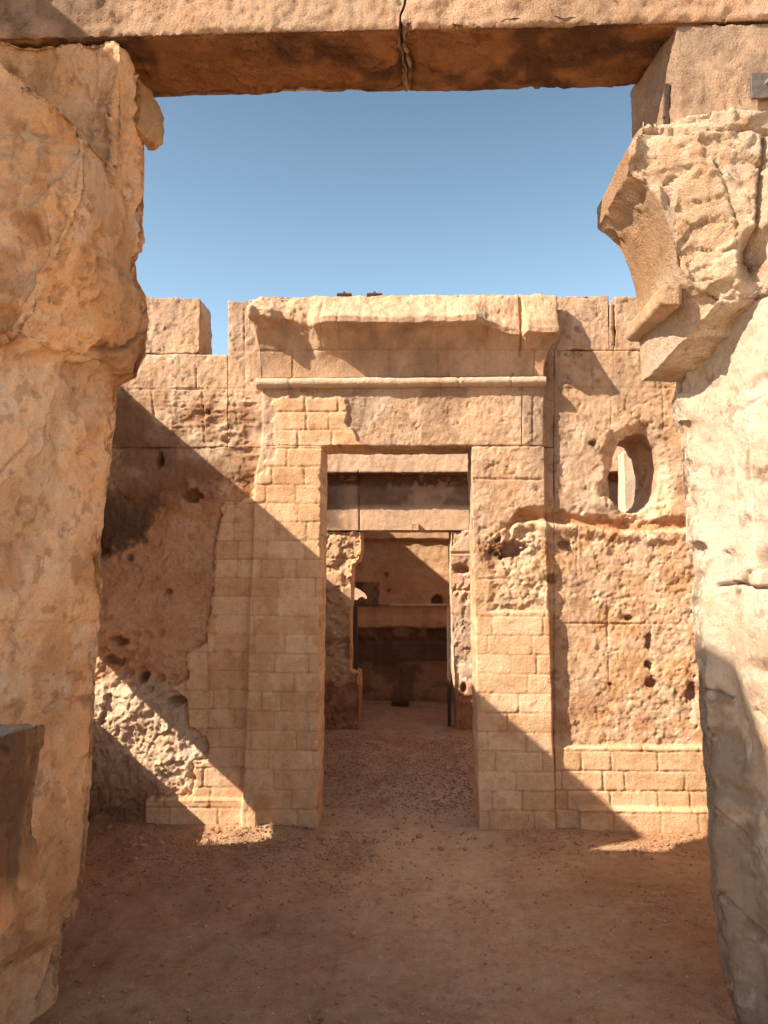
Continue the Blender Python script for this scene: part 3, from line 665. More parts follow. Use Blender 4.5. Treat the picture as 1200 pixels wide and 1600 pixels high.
def rtint(V, N, D):
    px, py = uvp(V[:,0], V[:,1], V[:,2]); n = fbm(V, 2.4, 5, 190); n2 = fbm(V, 12, 4, 191); n3 = fbm(V, 5, 5, 192, st=(1,1,.25))
    c = mixc(np.tile(C(.50,.43,.36), (len(V), 1)), C(.44,.36,.28), ss(-.2, .3, n)*.8); c = mixc(c, C(.52,.45,.37), spall(V, 2.6, 240, .05, -.12, (1,1,.6))*.6)
    c = mixc(c, C(.40,.34,.28), ss(.0, .5, n3)*.5)
    c = mixc(c, C(.52,.30,.15), ss(.33, .45, fbm(V, 6, 5, 193))*.45+ss(.46, .52, n2)*.5); c = mixc(c, C(.22,.16,.12), spall(V, 14, 194, .05, -.30)*.6)
    c = mixc(c, PALE*1.12, ss(2.5, .8, np.minimum(segd(px, py, [(1172,690),(1176,900)]), segd(px, py, [(1146,690),(1148,800)]))+1.5*n2)*.5)
    c = mixc(c, C(.19,.145,.112), ss(-.45, .15, n2+n3)*pm(px, py, [(1080,1050),(1125,1078),(1158,1140),(1180,1260),(1200,1360),(1230,1700),(1060,1700)], 9, 12*n+5*n2)*.75)  # dark patina that also paints in the shade across the lower face
    return c*(1+.06*n2[:, None])
M_FACE = stone('dressed_limestone', 0.42, 0.6, 0.35)
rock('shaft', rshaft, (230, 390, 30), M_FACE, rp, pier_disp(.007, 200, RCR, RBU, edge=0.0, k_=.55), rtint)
# cornice of the right pier: cavetto profile running into the depth of the gateway, its near end broken
XJ = .905; ZCL = 2.945; ZTB = 2.53
def rcorn(u, v, w):
    z0 = 2.325; z1 = 3.115
    z = z0+(z1-z0)*v
    s = np.clip((z-2.58)/(ZCL-2.58), 0, 1)
    out = .155*(1-np.sqrt(np.clip(1-(s*.97)**2, 0, 1)))/(1-math.sqrt(1-.97**2))
    out = out-.05*ss(ZCL+.085, ZCL+.15, z)
    xl = XJ-out
    near = (1-w)**2.2
    xl = xl+near*.13*ss(2.62, 2.34, z)
    zz = z+(1-v)**4*(.17*near+.05*(1-w)*u)+(1-v)**3*.06*ss(.1, .6, u)*(1-w)
    x = xl+(2.45-xl)*(u**1.35)
    y = Y1F-.05+(Y1B+.02-Y1F+.05)*w
    y = y+(1-w)*(-.07*ss(.05, .25, u)*ss(.0, .3, v)+.0*v)
    return np.stack([x, y, zz], 1)
def rcorn_disp(V, N, u, v, w):
    px, py = uvp(V[:,0], V[:,1], V[:,2])
    fr = np.clip(1-w*3.0, 0, 1)*ss(.2, .7, -N[:,1])
    side = ss(.7, .95, -N[:,0])
    smooth = pm(px, py, [(1036,300),(1052,290),(1064,430),(1088,440),(1075,520),(1025,600),(1010,600),(1005,510)], 6, 4*fbm(V, 20, 3, 209))
    h = .004*fbm(V, 6, 3, 210)+.0015*fbm(V, 30, 3, 211)
    rg = fr*(1-smooth)
    h = h+rg*(.022*fbm(V, 5, 6, 213, gain=.62)+.026*fac3(V, 11, 212)+.012*fac3(V, 27, 214)+.006*fbm(V, 40, 3, 2141))
    bot = ss(.3, .8, -N[:,2])
    h = h+bot*(.02*ridge(V, 12, 4, 215)-.01)
    top = ss(.88, 1, v)*(1-fr)
    h = h+top*(.014*fbm(V, 14, 4, 216))
    h = h-fr*.10*ss(1.2, .5, np.hypot((px-1180)/26, (py-400)/42)+.2*fbm(V, 9, 3, 217))-fr*.06*ss(5, 1.5, np.abs(px-itp(py, [(200,1195),(300,1186),(440,1178)])))*(py > 215)*(py < 440)
    h = h-fr*.016*ss(2.6, .6, np.minimum(segd(px, py, [(1090,387),(1128,394),(1150,385)]), segd(px, py, [(1118,245),(1140,310),(1152,345),(1150,388)]))+1.4*fbm(V, 20, 3, 218))
    h = h-fr*.02*ss(4, 1, np.abs(py-itp(px, [(1050,206),(1100,200),(1210,204)])))
    return N*h[:, None]
def rcorn_tint(V, N, D):
    px, py = uvp(V[:,0], V[:,1], V[:,2]); n = fbm(V, 4, 5, 220); n2 = fbm(V, 14, 4, 221)
    c = mixc(np.tile(C(.62,.46,.31), (len(V), 1)), PALE*1.05, ss(-.4, .2, n)*.85)
    c = mixc(c, C(.50,.29,.15), ss(.15, .5, n2)*.4)
    smooth = pm(px, py, [(1036,300),(1052,290),(1064,430),(1088,440),(1075,520),(1025,600),(1010,600),(1005,510)], 6, 4*n2)
    c = mixc(c, C(.56,.46,.36), smooth*.85)
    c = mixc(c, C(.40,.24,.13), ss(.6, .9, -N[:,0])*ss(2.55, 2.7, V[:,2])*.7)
    c = mixc(c, C(.36,.18,.09), ss(1.2, .5, np.hypot((px-1180)/28, (py-415)/34))*.6)
    return c*(1+.08*n2[:, None])
rock('cornice', rcorn, (170, 110, 60), M_BROK, rp, rcorn_disp, rcorn_tint)
def rtor(u, v, w):
    a = (v-.5)*2
    return np.stack([XJ-.050*(1-np.abs(a)**5*.35)*(1-u)+.02*u, Y1F-.03+(Y1B+.025-Y1F+.03)*w, ZTB+.036*a], 1)
rock('torus_moulding', rtor, (4, 14, 60), M_PIER, rp, basic_disp(.006, 8, .003, 30, 225), basic_tint(C(.52,.38,.26), C(.45,.31,.2), 226, 6))
# bearing block of the right pier
XB0, XB1 = X(1060, 120, Y1F+.005), X(986, 150, Y1B)
def rbear(u, v, w):
    xl = XB0+(XB1-XB0)*w
    return np.stack([xl+(2.45-xl)*u, Y1F+.005+(Y1B+.005-Y1F)*w, 3.06+(ZL-.004-3.06)*v], 1)
rock('bearing_block', rbear, (190, 45, 50), M_BROK, rp,
     lambda V, N, u, v, w: N*(.007*fbm(V, 5, 4, 230)+.006*ridge(V, 13, 4, 231)*ss(.0, .03, u)*ss(.9, .5, v)+.006*fbm(V, 34, 3, 232)-.01*(v < .1)-.03*ss(.55, .9, w)*(u < .01)*fbm(V, 6, 3, 233)**2)[:, None],
     basic_tint(BUFF*C(.98,.98,1.0), C(.42,.31,.23), 234, 4))

# lintel: two blocks with an open crack between them
lt = empty('stone_lintel', (0, 2.6, ZL), 'massive cracked stone lintel spanning both gate piers, soot brown underneath', 'lintel')
xc = X(633, 100, 2.6)
def lin_map(xa, xb, side):
    def f(u, v, w):
        x = xa+(xb-xa)*u; z = ZL+.55*v; y = Y1F-.005+(Y1B-Y1F+.005)*w
        V = np.stack([x*0+3, y, z], 1); jag = .05*fbm(V, 4, 4, 240)+.010*fbm(V, 24, 3, 241)
        k = u if side > 0 else 1-u
        open_ = .0012+.0022*ss(-.2, .5, fbm(V, 4, 2, 242))+.006*ss(.12, 0, v)*ss(.1, .5, fbm(V, 9, 2, 243))
        end = jag+(-open_ if side > 0 else open_)
        x = x+np.where(k > .985, 1, 0)*end*ss(.985, 1, k)
        return np.stack([x, y, z], 1)
    return f
def lin_disp(V, N, u, v, w):
    fr = ss(.5, .9, -N[:,1]); un = ss(.5, .9, -N[:,2])
    h = .009*fbm(V, 3, 3, 250)+.0025*fbm(V, 34, 3, 251)
    h = h+fr*(.011*ridge(V, 12, 4, 252)+.009*fbm(V, 24, 4, 253)-.008*ss(-.1, .4, fbm(V, 2.2, 3, 254)))
    h = h-un*(.012*spall(V, 4, 262, .06, -.05)+.008*spall(V, 11, 263, .06, -.15))-.03*ss(.05, .0, np.abs(V[:,0]-xc))*spall(V, 8, 264, .1, -.02)*(un+.5*fr)
    h = h+un*(.004*ridge(V, 4, 4, 255)+.004*fbm(V, 30, 4, 265)+.006*fbm(V, 10, 4, 256)-.02*ss(.3, .6, fbm(V, 3.4, 4, 257)))
    edge = np.minimum(w, 1-w)
    h = h-ss(.05, 0, edge)*ss(.04, 0, v)*(.010+.030*ss(.1, .6, fbm(V, 5, 4, 258)))
    return N*h[:, None]
def lin_tint(V, N, D):
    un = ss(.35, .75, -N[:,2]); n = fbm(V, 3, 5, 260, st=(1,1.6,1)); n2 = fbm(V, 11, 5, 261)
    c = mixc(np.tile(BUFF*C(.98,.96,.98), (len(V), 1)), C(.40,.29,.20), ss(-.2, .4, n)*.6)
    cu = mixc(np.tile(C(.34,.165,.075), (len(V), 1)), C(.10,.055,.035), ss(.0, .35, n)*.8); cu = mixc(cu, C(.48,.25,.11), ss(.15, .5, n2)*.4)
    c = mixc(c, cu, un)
    c = mixc(c, DARK*1.2, ss(-1.02, -1.12, V[:,0])*ss(-.3, .3, n2)*.55*(1-un))  # left end darkened in colour to stand in for a shadow
    return c*(1+.08*n2[:, None])
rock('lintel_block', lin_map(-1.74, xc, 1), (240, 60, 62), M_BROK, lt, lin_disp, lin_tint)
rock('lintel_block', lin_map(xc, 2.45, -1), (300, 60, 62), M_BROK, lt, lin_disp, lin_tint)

# metal plates let into the right pier
def solid(name, V, F, m, parent=None): return mesh(name, V, F, m, parent, None, False)
def bevel_box(x0, x1, y0, y1, z0, z1, b=.002):
    c = [((x0+b if i else x0), ) for i in (0, 1)]
    V = []; 
    X_, Y_, Z_ = (x0, x1), (y0, y1), (z0, z1)
    import bmesh
    bm = bmesh.new(); bmesh.ops.create_cube(bm, size=1)
    for v_ in bm.verts: v_.co = Vector((x0+(v_.co.x+.5)*(x1-x0), y0+(v_.co.y+.5)*(y1-y0), z0+(v_.co.z+.5)*(z1-z0)))
    bmesh.ops.bevel(bm, geom=list(bm.edges), offset=b, segments=2, affect='EDGES', profile=.5)
    return bm
def bmobj(name, bm, m, parent=None, smooth=False):
    me = bpy.data.meshes.new(name); bm.to_mesh(me); bm.free(); me.materials.append(m)
    for p in me.polygons: p.use_smooth = smooth
    o = bpy.data.objects.new(name, me); COL.objects.link(o)
    if parent is not None:
        o.parent = parent; me.transform(__import__('mathutils').Matrix.Translation(-Vector(parent.location)))
    return o
import bmesh
from mathutils import Matrix
def cyl(bm, p, axis, r, h, seg=14):
    q = Vector(axis).to_track_quat('Z', 'Y').to_matrix().to_4x4(); q.translation = Vector(p)
    bmesh.ops.create_cone(bm, cap_ends=True, segments=seg, radius1=r, radius2=r*.93, depth=h, matrix=q)
yf = Y1F-.022
xa, za = P(1175, 153, yf); xb, zb = P(1245, 112, yf)
mp_ = empty('metal_plate', (xa, yf, za), 'flat grey metal plate bolted to the front of the upper right block', 'metal plate')
bmobj('plate', bevel_box(xa, xb, yf, yf+.012, za, zb), M_STEEL, mp_)
bm = bmesh.new(); bx_, bz_ = P(1200, 129, yf); cyl(bm, (bx_, yf-.006, bz_), (0,-1,0), .011, .016, 6); bmobj('bolt', bm, simple('bright_bolt', (.45,.42,.38), .4, .7), mp_)
bm = bmesh.new(); cyl(bm, (xa+.07, yf-.004, (za+zb)/2), (0,-1,0), .008, .010, 6); bmobj('bolt', bm, M_STEEL, mp_)
xr = XB0+(XB1-XB0)*.19-.010
mp2 = empty('metal_plate', (xr, 2.57, 3.1), 'narrow dark metal strap on the shaded inner face of the right pier under the lintel', 'metal plate')
bm = bmesh.new(); bmesh.ops.create_cube(bm, size=1)
for v_ in bm.verts: v_.co = Vector((xr+v_.co.x*.016, 2.57+v_.co.y*.022, 3.26+v_.co.z*.15))
bmesh.ops.rotate(bm, verts=bm.verts, cent=Vector((xr, 2.57, 3.26)), matrix=Matrix.Rotation(math.radians(8), 3, 'X'))
bmesh.ops.bevel(bm, geom=list(bm.edges), offset=.002, segments=2, affect='EDGES'); bmobj('strap', bm, M_IRON, mp2)
bm = bmesh.new(); cyl(bm, (xr-.010, 2.57, 3.22), (-1,0,0), .006, .008, 6); bmobj('bolt', bm, M_IRON, mp2)

# two rusty fittings lying on the crown of the portal wall
def fitting(px0, px1, lab):
    yy = YP+.06; xa, zt = P(px0, 459, yy); xb, _ = P(px1, 459, yy); ztop = zt-.006
    e_ = empty('rusty_fitting', ((xa+xb)/2, yy, ztop), lab, 'metal fitting', 'fittings on the crown of the inner wall')
    bmobj('bar', bevel_box(xa, xb, yy, yy+.05, ztop, ztop+.012), M_IRON, e_)
    xm = (xa+xb)/2
    bmobj('stud', bevel_box(xm-.008, xm+.008, yy+.01, yy+.03, ztop+.012, ztop+.026), M_IRON, e_)
fitting(526, 549, 'low rusty iron bar on top of the inner wall, left of the two fittings')
fitting(573, 597, 'low rusty iron bar on top of the inner wall, right of the two fittings')

# ------------------------------------------------------------------ flanking walls (the court and the rooms)
WD = basic_disp(.022, 2.2, .008, 12, 300, .02)
def plainwall(name, lab, boxes, seed=0, r=.035, c1=BUFF*.95, c2=GOLD*.85, cat='wall'):
    b0 = boxes[0]; e_ = empty(name, ((b0[0]+b0[1])/2, (b0[2]+b0[3])/2, 0), lab, cat)
    for i, b in enumerate(boxes):
        rock('masonry', box(*b), (max(3, int((b[1]-b[0])/r)), max(3, int((b[5]-b[4])/r)), max(3, int((b[3]-b[2])/r))), M_WALL, e_, basic_disp(.018, 2.2, .006, 12, 300+seed+i), basic_tint(c1, c2, 310+seed+i))
    return e_
XS = -2.06
HS1 = Z(190, 600, YW)+.85*(X(190, 600, YW)-XS)-.01
plainwall('side_wall', 'left side wall of the court behind the left pier',
          [(XS-.42, XS, Y1B+.02, YW-.02, -.1, .70), (XS-.42, XS, Y1B+.02, YW-.02, 1.42, HS1), (XS-.42, XS, Y1B+.02, 3.70, .72, 1.40)], 1)
plainwall('side_wall', 'right side wall of the court, sunlit, hidden behind the right pier', [(2.25, 2.6, Y1B+.03, YW-.02, -.1, 3.2)], 7, c1=PALE*1.18, c2=PALE*1.1)
plainwall('side_wall', 'left side wall of the middle room behind the inner wall', [(-2.42, -2.02, YW+TH+.03, 7.46, -.1, 2.53)], 11)
plainwall('side_wall', 'right side wall of the middle room behind the inner wall', [(2.0, 2.4, YW+TH+.03, 7.46, -.1, 1.9)], 14)
plainwall('side_wall', 'left side wall of the far room', [(-2.42, -2.02, 7.87, 9.12, -.1, 3.58)], 17)
plainwall('side_wall', 'right side wall of the far room', [(1.7, 2.1, 7.87, 9.12, -.1, 3.2)], 20)
plainwall('ruined_wall', 'outer wall running left from the left gate pier', [(-6.5, -1.77, Y1F+.02, Y1B-.02, -.1, 2.70)], 23)
plainwall('ruined_wall', 'outer wall running right from the right gate pier', [(2.47, 5.0, Y1F+.02, Y1B-.02, -.1, 2.5)], 26)
shade_wall = empty('ruined_wall', (-2.5, 1.6, 0), 'tall unseen wall added in front of the gateway on the left to shade it', 'wall')  # unseen wall, its stepped outline shaped to cast shade on pier and lintel
def shade_wall_map(h, ya, yb):
    def f(u, v, w):
        z = -.1+(h+.1)*v; y0 = np.interp(z, [0, 2.6, 3.0, 3.2, 3.83, 4.1, 4.34], [.5, .6, .70, .74, .83, .93, 1.07]) if ya is None else ya
        return np.stack([-2.7+.42*u, y0+(yb-y0)*w, z], 1)
    return f
rock('masonry', shade_wall_map(4.20, None, 1.58), (14, 120, 24), M_WALL, shade_wall, basic_disp(.03, 3, .012, 12, 331), basic_tint(BUFF, GOLD, 332))
rock('masonry', shade_wall_map(4.48, 1.60, 2.26), (14, 120, 20), M_WALL, shade_wall, basic_disp(.02, 3, .010, 12, 333), basic_tint(BUFF, GOLD, 334))

# ------------------------------------------------------------------ third wall with the second doorway
Y3 = 7.50; T3 = .36
w3 = empty('temple_wall', (0, Y3, 0), 'second inner wall behind the first doorway, heavy lintel over a narrow door with eroded jambs', 'wall')
def w3_disp(amp, seed, ero=0.0, edge=.01):
    def d(V, N, u, v, w):
        px, py = uvp(V[:,0], V[:,1], V[:,2]); k = np.clip(1-w*4, 0, 1)
        h = .008*fbm(V, 4, 4, seed)+amp*fbm(V, 16, 4, seed+1)
        F1, F2, rr = worley(V[:,0], V[:,2], 8, seed+2)
        h = h-k*ero*1.2*spall(V, 4, seed+3, .08)-k*ero*.8*spall(V, 10, seed+4, .08, -.15)+k*ero*fbm(V, 9, 5, seed+7)
        for g in ([(700,864),(745,864)], [(500,872),(562,872)], [(700,922),(745,922)], [(560,735),(562,828)]):
            h = h-k*.02*ss(1.8, .5, segd(px, py, g)+.8*fbm(V, 9, 2, seed+5))
        h = h-k*.10*ss(1.15, .6, np.hypot((px-721)/13, (py-889)/8)*(1+.5*fbm(V, 12, 4, seed+8)))
        h = h-k*.10*ss(1.15, .6, np.hypot((px-725)/5, (py-1075)/8)+.2*fbm(V, 20, 2, seed+6))
        return N*h[:, None]
    return d
def w3_tint(V, N, D):
    px, py = uvp(V[:,0], V[:,1], V[:,2]); n = fbm(V, 2.5, 5, 330, st=(1,1,.5)); n2 = fbm(V, 9, 4, 331)
    c = mixc(np.tile(BUFF*1.0, (len(V), 1)), GREY, ss(-.2, .4, n)*.6)
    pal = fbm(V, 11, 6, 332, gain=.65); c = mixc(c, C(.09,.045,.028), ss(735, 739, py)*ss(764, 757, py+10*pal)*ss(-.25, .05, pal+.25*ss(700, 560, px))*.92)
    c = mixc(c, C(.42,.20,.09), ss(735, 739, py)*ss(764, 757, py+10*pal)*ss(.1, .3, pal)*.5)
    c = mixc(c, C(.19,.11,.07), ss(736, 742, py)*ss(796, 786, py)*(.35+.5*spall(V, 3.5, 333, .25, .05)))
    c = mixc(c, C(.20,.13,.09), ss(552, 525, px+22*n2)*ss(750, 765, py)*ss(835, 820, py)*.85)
    c = mixc(c, GOLD, ss(828, 840, py)*ss(600, 560, px)*.7)
    c = mixc(c, RED*.95, ss(1060, 1078, py+10*n2)*.75)
    c = mixc(c, C(.25,.12,.06), ss(960, 1010, py)*ss(600, 560, px)*ss(-.1, .3, n2)*.6)
    c = mixc(c, PALE*1.2, ss(690, 700, px)*ss(985, 1000, py)*ss(1068, 1060, py)*ss(-.1, .1, n2)*.9)
    return c*(1+.08*n2[:, None])
def w3p(name, x0, x1, z0, z1, dy=0.0, amp=.004, seed=0, ero=0.0, r=.011, xr=None, xl=None, T=T3, label=None):
    def f(u, v, w):
        z = z0+(z1-z0)*v; xa = x0 if xl is None else np.interp(z, *xl); xb = x1 if xr is None else np.interp(z, *xr)
        return np.stack([xa+(xb-xa)*u, Y3-dy+(T+dy)*w, z], 1)
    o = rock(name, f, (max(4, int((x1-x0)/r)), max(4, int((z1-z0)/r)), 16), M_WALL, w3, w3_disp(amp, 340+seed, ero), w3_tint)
    if label: o['label'] = label
    return o
zd = Z(640, 829, Y3); zc3 = Z(640, 738.5, Y3-.2)
def prof(pts, Y=Y3):
    pr = sorted([(P(a, b, Y)[1], P(a, b, Y)[0]) for a, b in pts]); return [p[0] for p in pr], [p[1] for p in pr]
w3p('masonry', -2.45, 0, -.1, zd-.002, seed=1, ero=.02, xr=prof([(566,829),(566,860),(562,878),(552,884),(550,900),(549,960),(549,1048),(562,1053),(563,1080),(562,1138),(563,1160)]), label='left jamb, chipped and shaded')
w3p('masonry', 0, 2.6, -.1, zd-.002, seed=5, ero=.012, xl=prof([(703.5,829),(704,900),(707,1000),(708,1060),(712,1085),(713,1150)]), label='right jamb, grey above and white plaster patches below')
w3p('door_head', -2.45, 2.6, zd, zc3+.1, seed=9, amp=.003)
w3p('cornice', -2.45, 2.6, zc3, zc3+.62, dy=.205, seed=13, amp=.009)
xk, zk = P(647, 824, Y3-.03)
rock('boss', box(xk-.03, xk+.05, Y3-.05, Y3+.05, zk-.035, zk+.04), (8, 8, 8), M_BROK, w3, basic_disp(.015, 12, .006, 30, 370), basic_tint(BUFF, GOLD, 371))

# dark iron frame with a rail, standing in the second doorway
Yr = Y3+.20
fr = empty('iron_railing', (0, Yr, 0), 'dark iron frame of two posts and a rail standing in the narrow far doorway', 'railing')
def beam(px0, px1, py0, py1, name, t=.04):
    xa = X(px0, (py0+py1)/2, Yr); xb = X(px1, (py0+py1)/2, Yr); z1 = Z(640, py0, Yr); z0 = Z(640, py1, Yr)
    bmobj(name, bevel_box(xa, xb, Yr, Yr+t, z0, z1, .003), M_IRON, fr)
beam(552, 558.5, 948, 1134, 'post'); beam(699, 704.5, 948, 1134, 'post', .05); beam(552, 705, 944.5, 946.5, 'rail', .03)

# ------------------------------------------------------------------ far wall
Y4 = 9.15
w4 = empty('temple_wall', (0, Y4, 0), 'farthest brown stone wall in deep shade, seen through both doorways, with a small window', 'wall')
def w4_disp(V, N, u, v, w):
    px, py = uvp(V[:,0], V[:,1], V[:,2]); k = np.clip(1-w*4, 0, 1); W = fbm(V, 6, 4, 380)
    h = .010*fbm(V, 4, 4, 381)+.008*fbm(V, 16, 4, 382)
    h = h-k*.025*ss(945, 949, py+4*W)+k*.02*ss(958, 972, py+6*W)-k*.06*ss(980, 984, py+5*W)*ss(1006, 1002, py)+k*.03*ridge(V, 7, 3, 383)*ss(978, 984, py)*ss(1008, 1004, py)
    h = h-k*.06*ss(1035, 1038, py)
    h = h+k*.05*ss(845, 842, py+2*W)
    for cx, cy, r in ((604,898,3.2),(607,923,3.0),(561,882,1.8)): h = h-k*.06*ss(1.2, .6, np.hypot(px-cx, py-cy)/r)
    h = h-k*.08*ss(1.15, .85, np.hypot((px-683)/9, (py-942)/12))*(py < 944)
    h = h+k*.03*pm(px, py, [(562,1037),(578,1037),(578,1065),(562,1065)], 1)
    return N*h[:, None]*np.array([.3, 1, .3])
def w4_tint(V, N, D):
    px, py = uvp(V[:,0], V[:,1], V[:,2]); n = fbm(V, 3, 5, 390); n2 = fbm(V, 12, 4, 391)
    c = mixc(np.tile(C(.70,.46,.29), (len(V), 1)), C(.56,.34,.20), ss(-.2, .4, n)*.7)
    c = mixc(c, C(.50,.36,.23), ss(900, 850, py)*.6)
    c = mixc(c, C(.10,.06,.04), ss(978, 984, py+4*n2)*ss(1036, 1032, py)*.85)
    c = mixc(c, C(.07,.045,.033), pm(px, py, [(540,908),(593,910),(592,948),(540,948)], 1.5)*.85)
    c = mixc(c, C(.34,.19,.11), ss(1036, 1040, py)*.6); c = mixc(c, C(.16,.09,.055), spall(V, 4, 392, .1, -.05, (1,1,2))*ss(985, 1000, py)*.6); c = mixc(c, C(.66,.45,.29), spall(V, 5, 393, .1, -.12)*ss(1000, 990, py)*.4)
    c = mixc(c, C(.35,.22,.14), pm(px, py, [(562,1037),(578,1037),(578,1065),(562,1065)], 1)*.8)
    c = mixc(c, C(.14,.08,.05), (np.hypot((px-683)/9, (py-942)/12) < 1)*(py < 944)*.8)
    return c*(1+.1*n2[:, None])
wh4 = [P(a, b, Y4) for a, b in [(540,942),(540,912),(553,917),(562,921),(570,927),(574,934),(571,937),(566,933),(561,934),(557,939),(552,937),(548,941)]]
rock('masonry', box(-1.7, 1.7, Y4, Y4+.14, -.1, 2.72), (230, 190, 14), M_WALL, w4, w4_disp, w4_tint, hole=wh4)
rock('coping', box(-1.7, 1.7, Y4-.05, Y4+.20, 2.725, 3.25), (110, 20, 8), M_WALL, w4, basic_disp(.02, 3, .008, 14, 395), basic_tint(GOLD*.9, BROWN*1.5, 396))

# pale stone seen through the arched window, and the wall behind it
xw0, zw1 = P(974, 705, 6.0); xw1, _ = P(991, 705, 6.0)
pp = empty('stone_post', ((xw0+xw1)/2, 6.0, 0), 'pale upright stone seen through the arched window hole', 'stone post')
rock('stone', lambda u, v, w: np.stack([xw0+(xw1-xw0)*u+.02*w+.05*(1-v)**.7*u, 6.0+.25*w, -.1+(zw1+.1)*v], 1), (8, 90, 8), M_PIER, pp, basic_disp(.010, 4, .005, 16, 400), basic_tint(PALE*1.2, PALE, 401))

# flat stone lying on the floor of the far room
xs_, _ = P(625, 1092, 8.95)
fs_ = empty('floor_stone', (xs_, 8.9, 0), 'flat dark stone slab lying on the floor of the far room', 'stone')
rock('stone', box(xs_-.10, xs_+.10, 8.85, 8.98, -.01, .055), (14, 6, 10), M_BROK, fs_, basic_disp(.012, 8, .004, 20, 405), basic_tint(BROWN*.8, DARK, 406))

# ------------------------------------------------------------------ ground and gravel
def gheight(x, y):
    V = np.stack([x, y, x*0], 1)
    h = .012*fbm(V, 1.2, 4, 500)+.006*fbm(V, 5, 4, 501)
    near = np.exp(-((y-6.9)/.55)**2)
    h = h+near*(.05*ss(.12, .45, np.abs(x-.05)))*ss(1.6, .9, np.abs(x))
    h = h+(.022+.02*fbm(V, 4, 4, 502))*np.exp(-((y-(YP-.03))/.13)**2)*ss(.35, .8, np.abs(x+.1))*ss(1.25, 1.05, x)-.01*ss(1.0, 0, np.abs(x))*ss(3.5, 5, y)
    far = np.hypot(x, y-4); h = h*ss(60, 20, far)
    return h
fx = np.concatenate([-np.geomspace(400, 2.2, 42)[:-1], np.arange(-2.2, 2.2, .015), np.geomspace(2.2, 400, 42)])
fy = np.concatenate([-np.geomspace(400, 1, 40)[:-1], np.arange(-1, 2.3, .05), np.arange(2.3, 9.4, .015), np.geomspace(9.4, 600, 42)])
gx, gy = np.meshgrid(fx, fy, indexing='ij'); V = np.stack([gx.ravel(), gy.ravel(), gx.ravel()*0], 1)
fine = ss(2.4, 2.0, np.abs(V[:,0]))*ss(1.5, 2.4, V[:,1])*ss(9.8, 9.2, V[:,1])
F1g, _, rg_ = worley(V[:,0], V[:,1]*.7, 3.6, 77)
V[:,2] = gheight(V[:,0], V[:,1])-.012*ss(.42, .15, F1g)*(rg_ > .45)*fine+fine*(.0045*fbm(V, 22, 3, 510)+.006*ss(.2, .7, fbm(V, 9, 4, 511)))
ny = len(fy); i, j = [a.ravel() for a in np.meshgrid(np.arange(len(fx)-1), np.arange(ny-1), indexing='ij')]
F = np.stack([i*ny+j, (i+1)*ny+j, (i+1)*ny+j+1, i*ny+j+1], 1)
n = fbm(V, 1.4, 5, 512); n2 = fbm(V, 7, 4, 513); n3 = fbm(V, 40, 3, 514)
c = mixc(np.tile(SANDC, (len(V), 1)), C(.37,.23,.14), ss(-.3, .4, n)*.6); c = mixc(c, C(.53,.37,.245), ss(.0, .5, n2)*.35)
track = np.exp(-((V[:,0]-.15)/.65)**2)*ss(8, 5, V[:,1]); c = mixc(c, C(.74,.54,.37), track*.8*ss(2.4, 4.2, V[:,1])); c = mixc(c, C(.25,.135,.08), spall(V, 2.4, 515, .2, -.1)*.35*ss(4.2, 3.2, V[:,1])); c = c*(1+.12*n3[:, None])
c = mixc(c, C(.74,.58,.42)*(1+.08*n3[:, None]), ss(2.5, 2.0, V[:,1]))
g = mesh('ground', V, F, M_SAND, None, c); tag(g, kind='structure'); 
rng = np.random.default_rng(5)
def blob(seed):
    r_ = np.random.default_rng(seed); bm = bmesh.new(); bmesh.ops.create_icosphere(bm, subdivisions=1, radius=1)
    v = np.array([list(a.co) for a in bm.verts]); f = np.array([[a.index for a in b.verts] for b in bm.faces]); bm.free()
    v *= (1+r_.uniform(-.28, .28, (len(v), 1))); v *= np.array([1, r_.uniform(.6, 1), r_.uniform(.45, .75)])
    return v, f
BL = [blob(s) for s in range(14)]
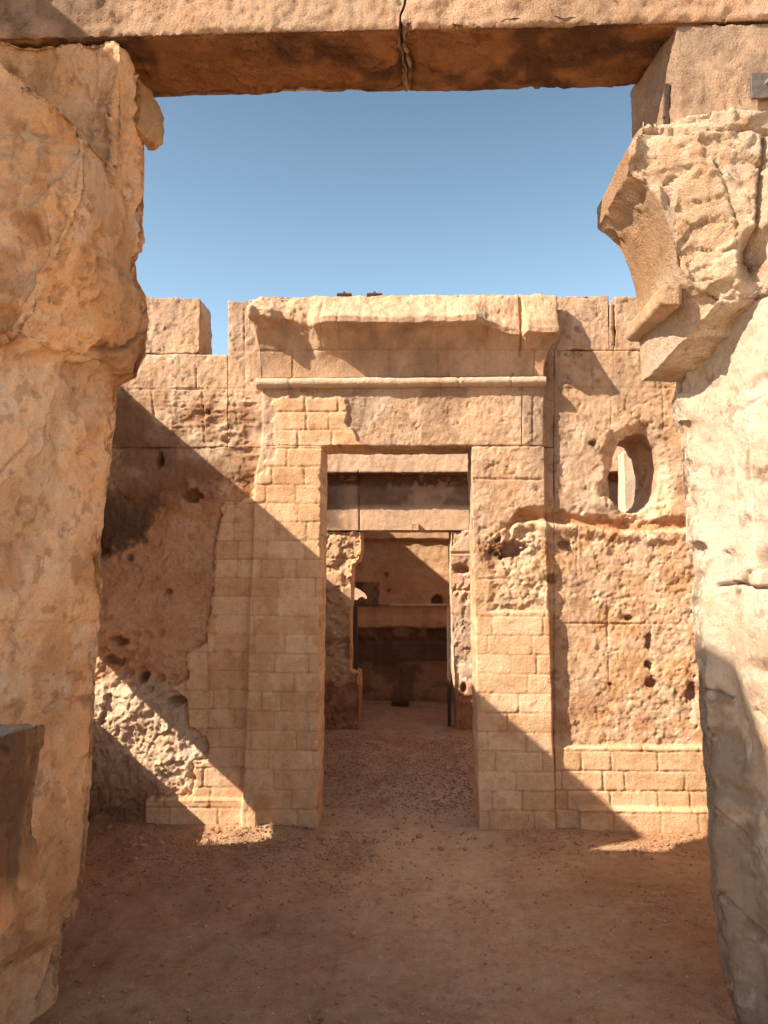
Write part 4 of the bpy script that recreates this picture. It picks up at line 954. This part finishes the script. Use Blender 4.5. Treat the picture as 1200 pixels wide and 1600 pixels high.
def scatter(name, pts, sizes, cols, m, **kw):
    Vs, Fs, Ts = [], [], []; base = 0
    rot = rng.uniform(0, 2*math.pi, len(pts)); kind = rng.integers(0, len(BL), len(pts))
    for k in range(len(BL)):
        s = kind == k; v, f = BL[k]; p, q, a = pts[s], sizes[s], rot[s]
        ca, sa = np.cos(a)[:, None], np.sin(a)[:, None]
        xx = v[None,:,0]*ca-v[None,:,1]*sa; yy = v[None,:,0]*sa+v[None,:,1]*ca; zz = np.repeat(v[None,:,2], len(p), 0)
        A = np.stack([xx, yy, zz], 2)*q[:, None, None]+p[:, None, :]
        Vs.append(A.reshape(-1, 3)); Fs.append((f[None]+(np.arange(len(p))*len(v))[:, None, None]+base).reshape(-1, 3)); base += len(p)*len(v)
        Ts.append(np.repeat(cols[s], len(v), 0))
    o = mesh(name, np.concatenate(Vs), np.concatenate(Fs), m, None, np.concatenate(Ts), False)
    return tag(o, **kw)
def field(n, xr, yr, dens, smin, smax, pw=2.5):
    x = rng.uniform(*xr, n); y = rng.uniform(*yr, n); d = dens(x, y); k = rng.uniform(0, 1, n) < d; x, y = x[k], y[k]
    s = smin+(smax-smin)*rng.uniform(0, 1, len(x))**pw
    return np.stack([x, y, gheight(x, y)+s*.15+.002], 1), s
def dens1(x, y):
    V = np.stack([x, y, x*0], 1); n = ss(-.1, .35, fbm(V, 2.2, 4, 520))
    base = .05+.10*n
    base = base+.9*ss(4.0, 4.4, y)*ss(4.72, 4.68, y)*ss(-.15, -.45, x)+.5*ss(4.2, 4.6, y)*ss(.5, .8, x)*ss(4.7, 4.66, y)
    base = base+.45*ss(3.4, 4.2, y)*ss(4.7, 4.5, y)*ss(.1, -.5, x)+.45*n*ss(3.2, 4.0, y)*ss(.6, 1.0, x)
    base = base+.8*ss(4.9, 5.2, y)*ss(7.4, 6.9, y)
    inside = ((np.abs(y-4.87) < .2) & ((x < -.55) | (x > .47))) | (y > Y3-.02) & (y < Y3+.4) & ((x < -.5) | (x > .48))
    return np.where(inside, 0, np.clip(base, 0, 1))
p1, s1 = field(60000, (-1.9, 2.1), (2.5, 7.5), dens1, .003, .010, 2.2)
p2, s2 = field(2600, (-1.9, 2.1), (2.5, 9.1), lambda x, y: .04+dens1(x, y)*.5, .008, .020, 3)
p3, s3 = field(240, (-1.9, 1.95), (4.3, 4.68), lambda x, y: .3+0*x, .010, .030, 2)
pts = np.concatenate([p1, p2, p3]); sz = np.concatenate([s1, s2, s3])
cc = np.tile(C(.52,.36,.245), (len(pts), 1))*rng.uniform(.72, 1.22, (len(pts), 1)); k = rng.uniform(0, 1, len(pts)) < .25; cc[k] = cc[k]*C(.95,.8,.7)
scatter('gravel', pts, sz, cc, simple_m := M_SAND, label='loose gravel and pebbles scattered over the sandy floor', cat='gravel', kind='stuff')
print('faces', sum(len(o.data.polygons) for o in bpy.data.objects if o.type == 'MESH'))
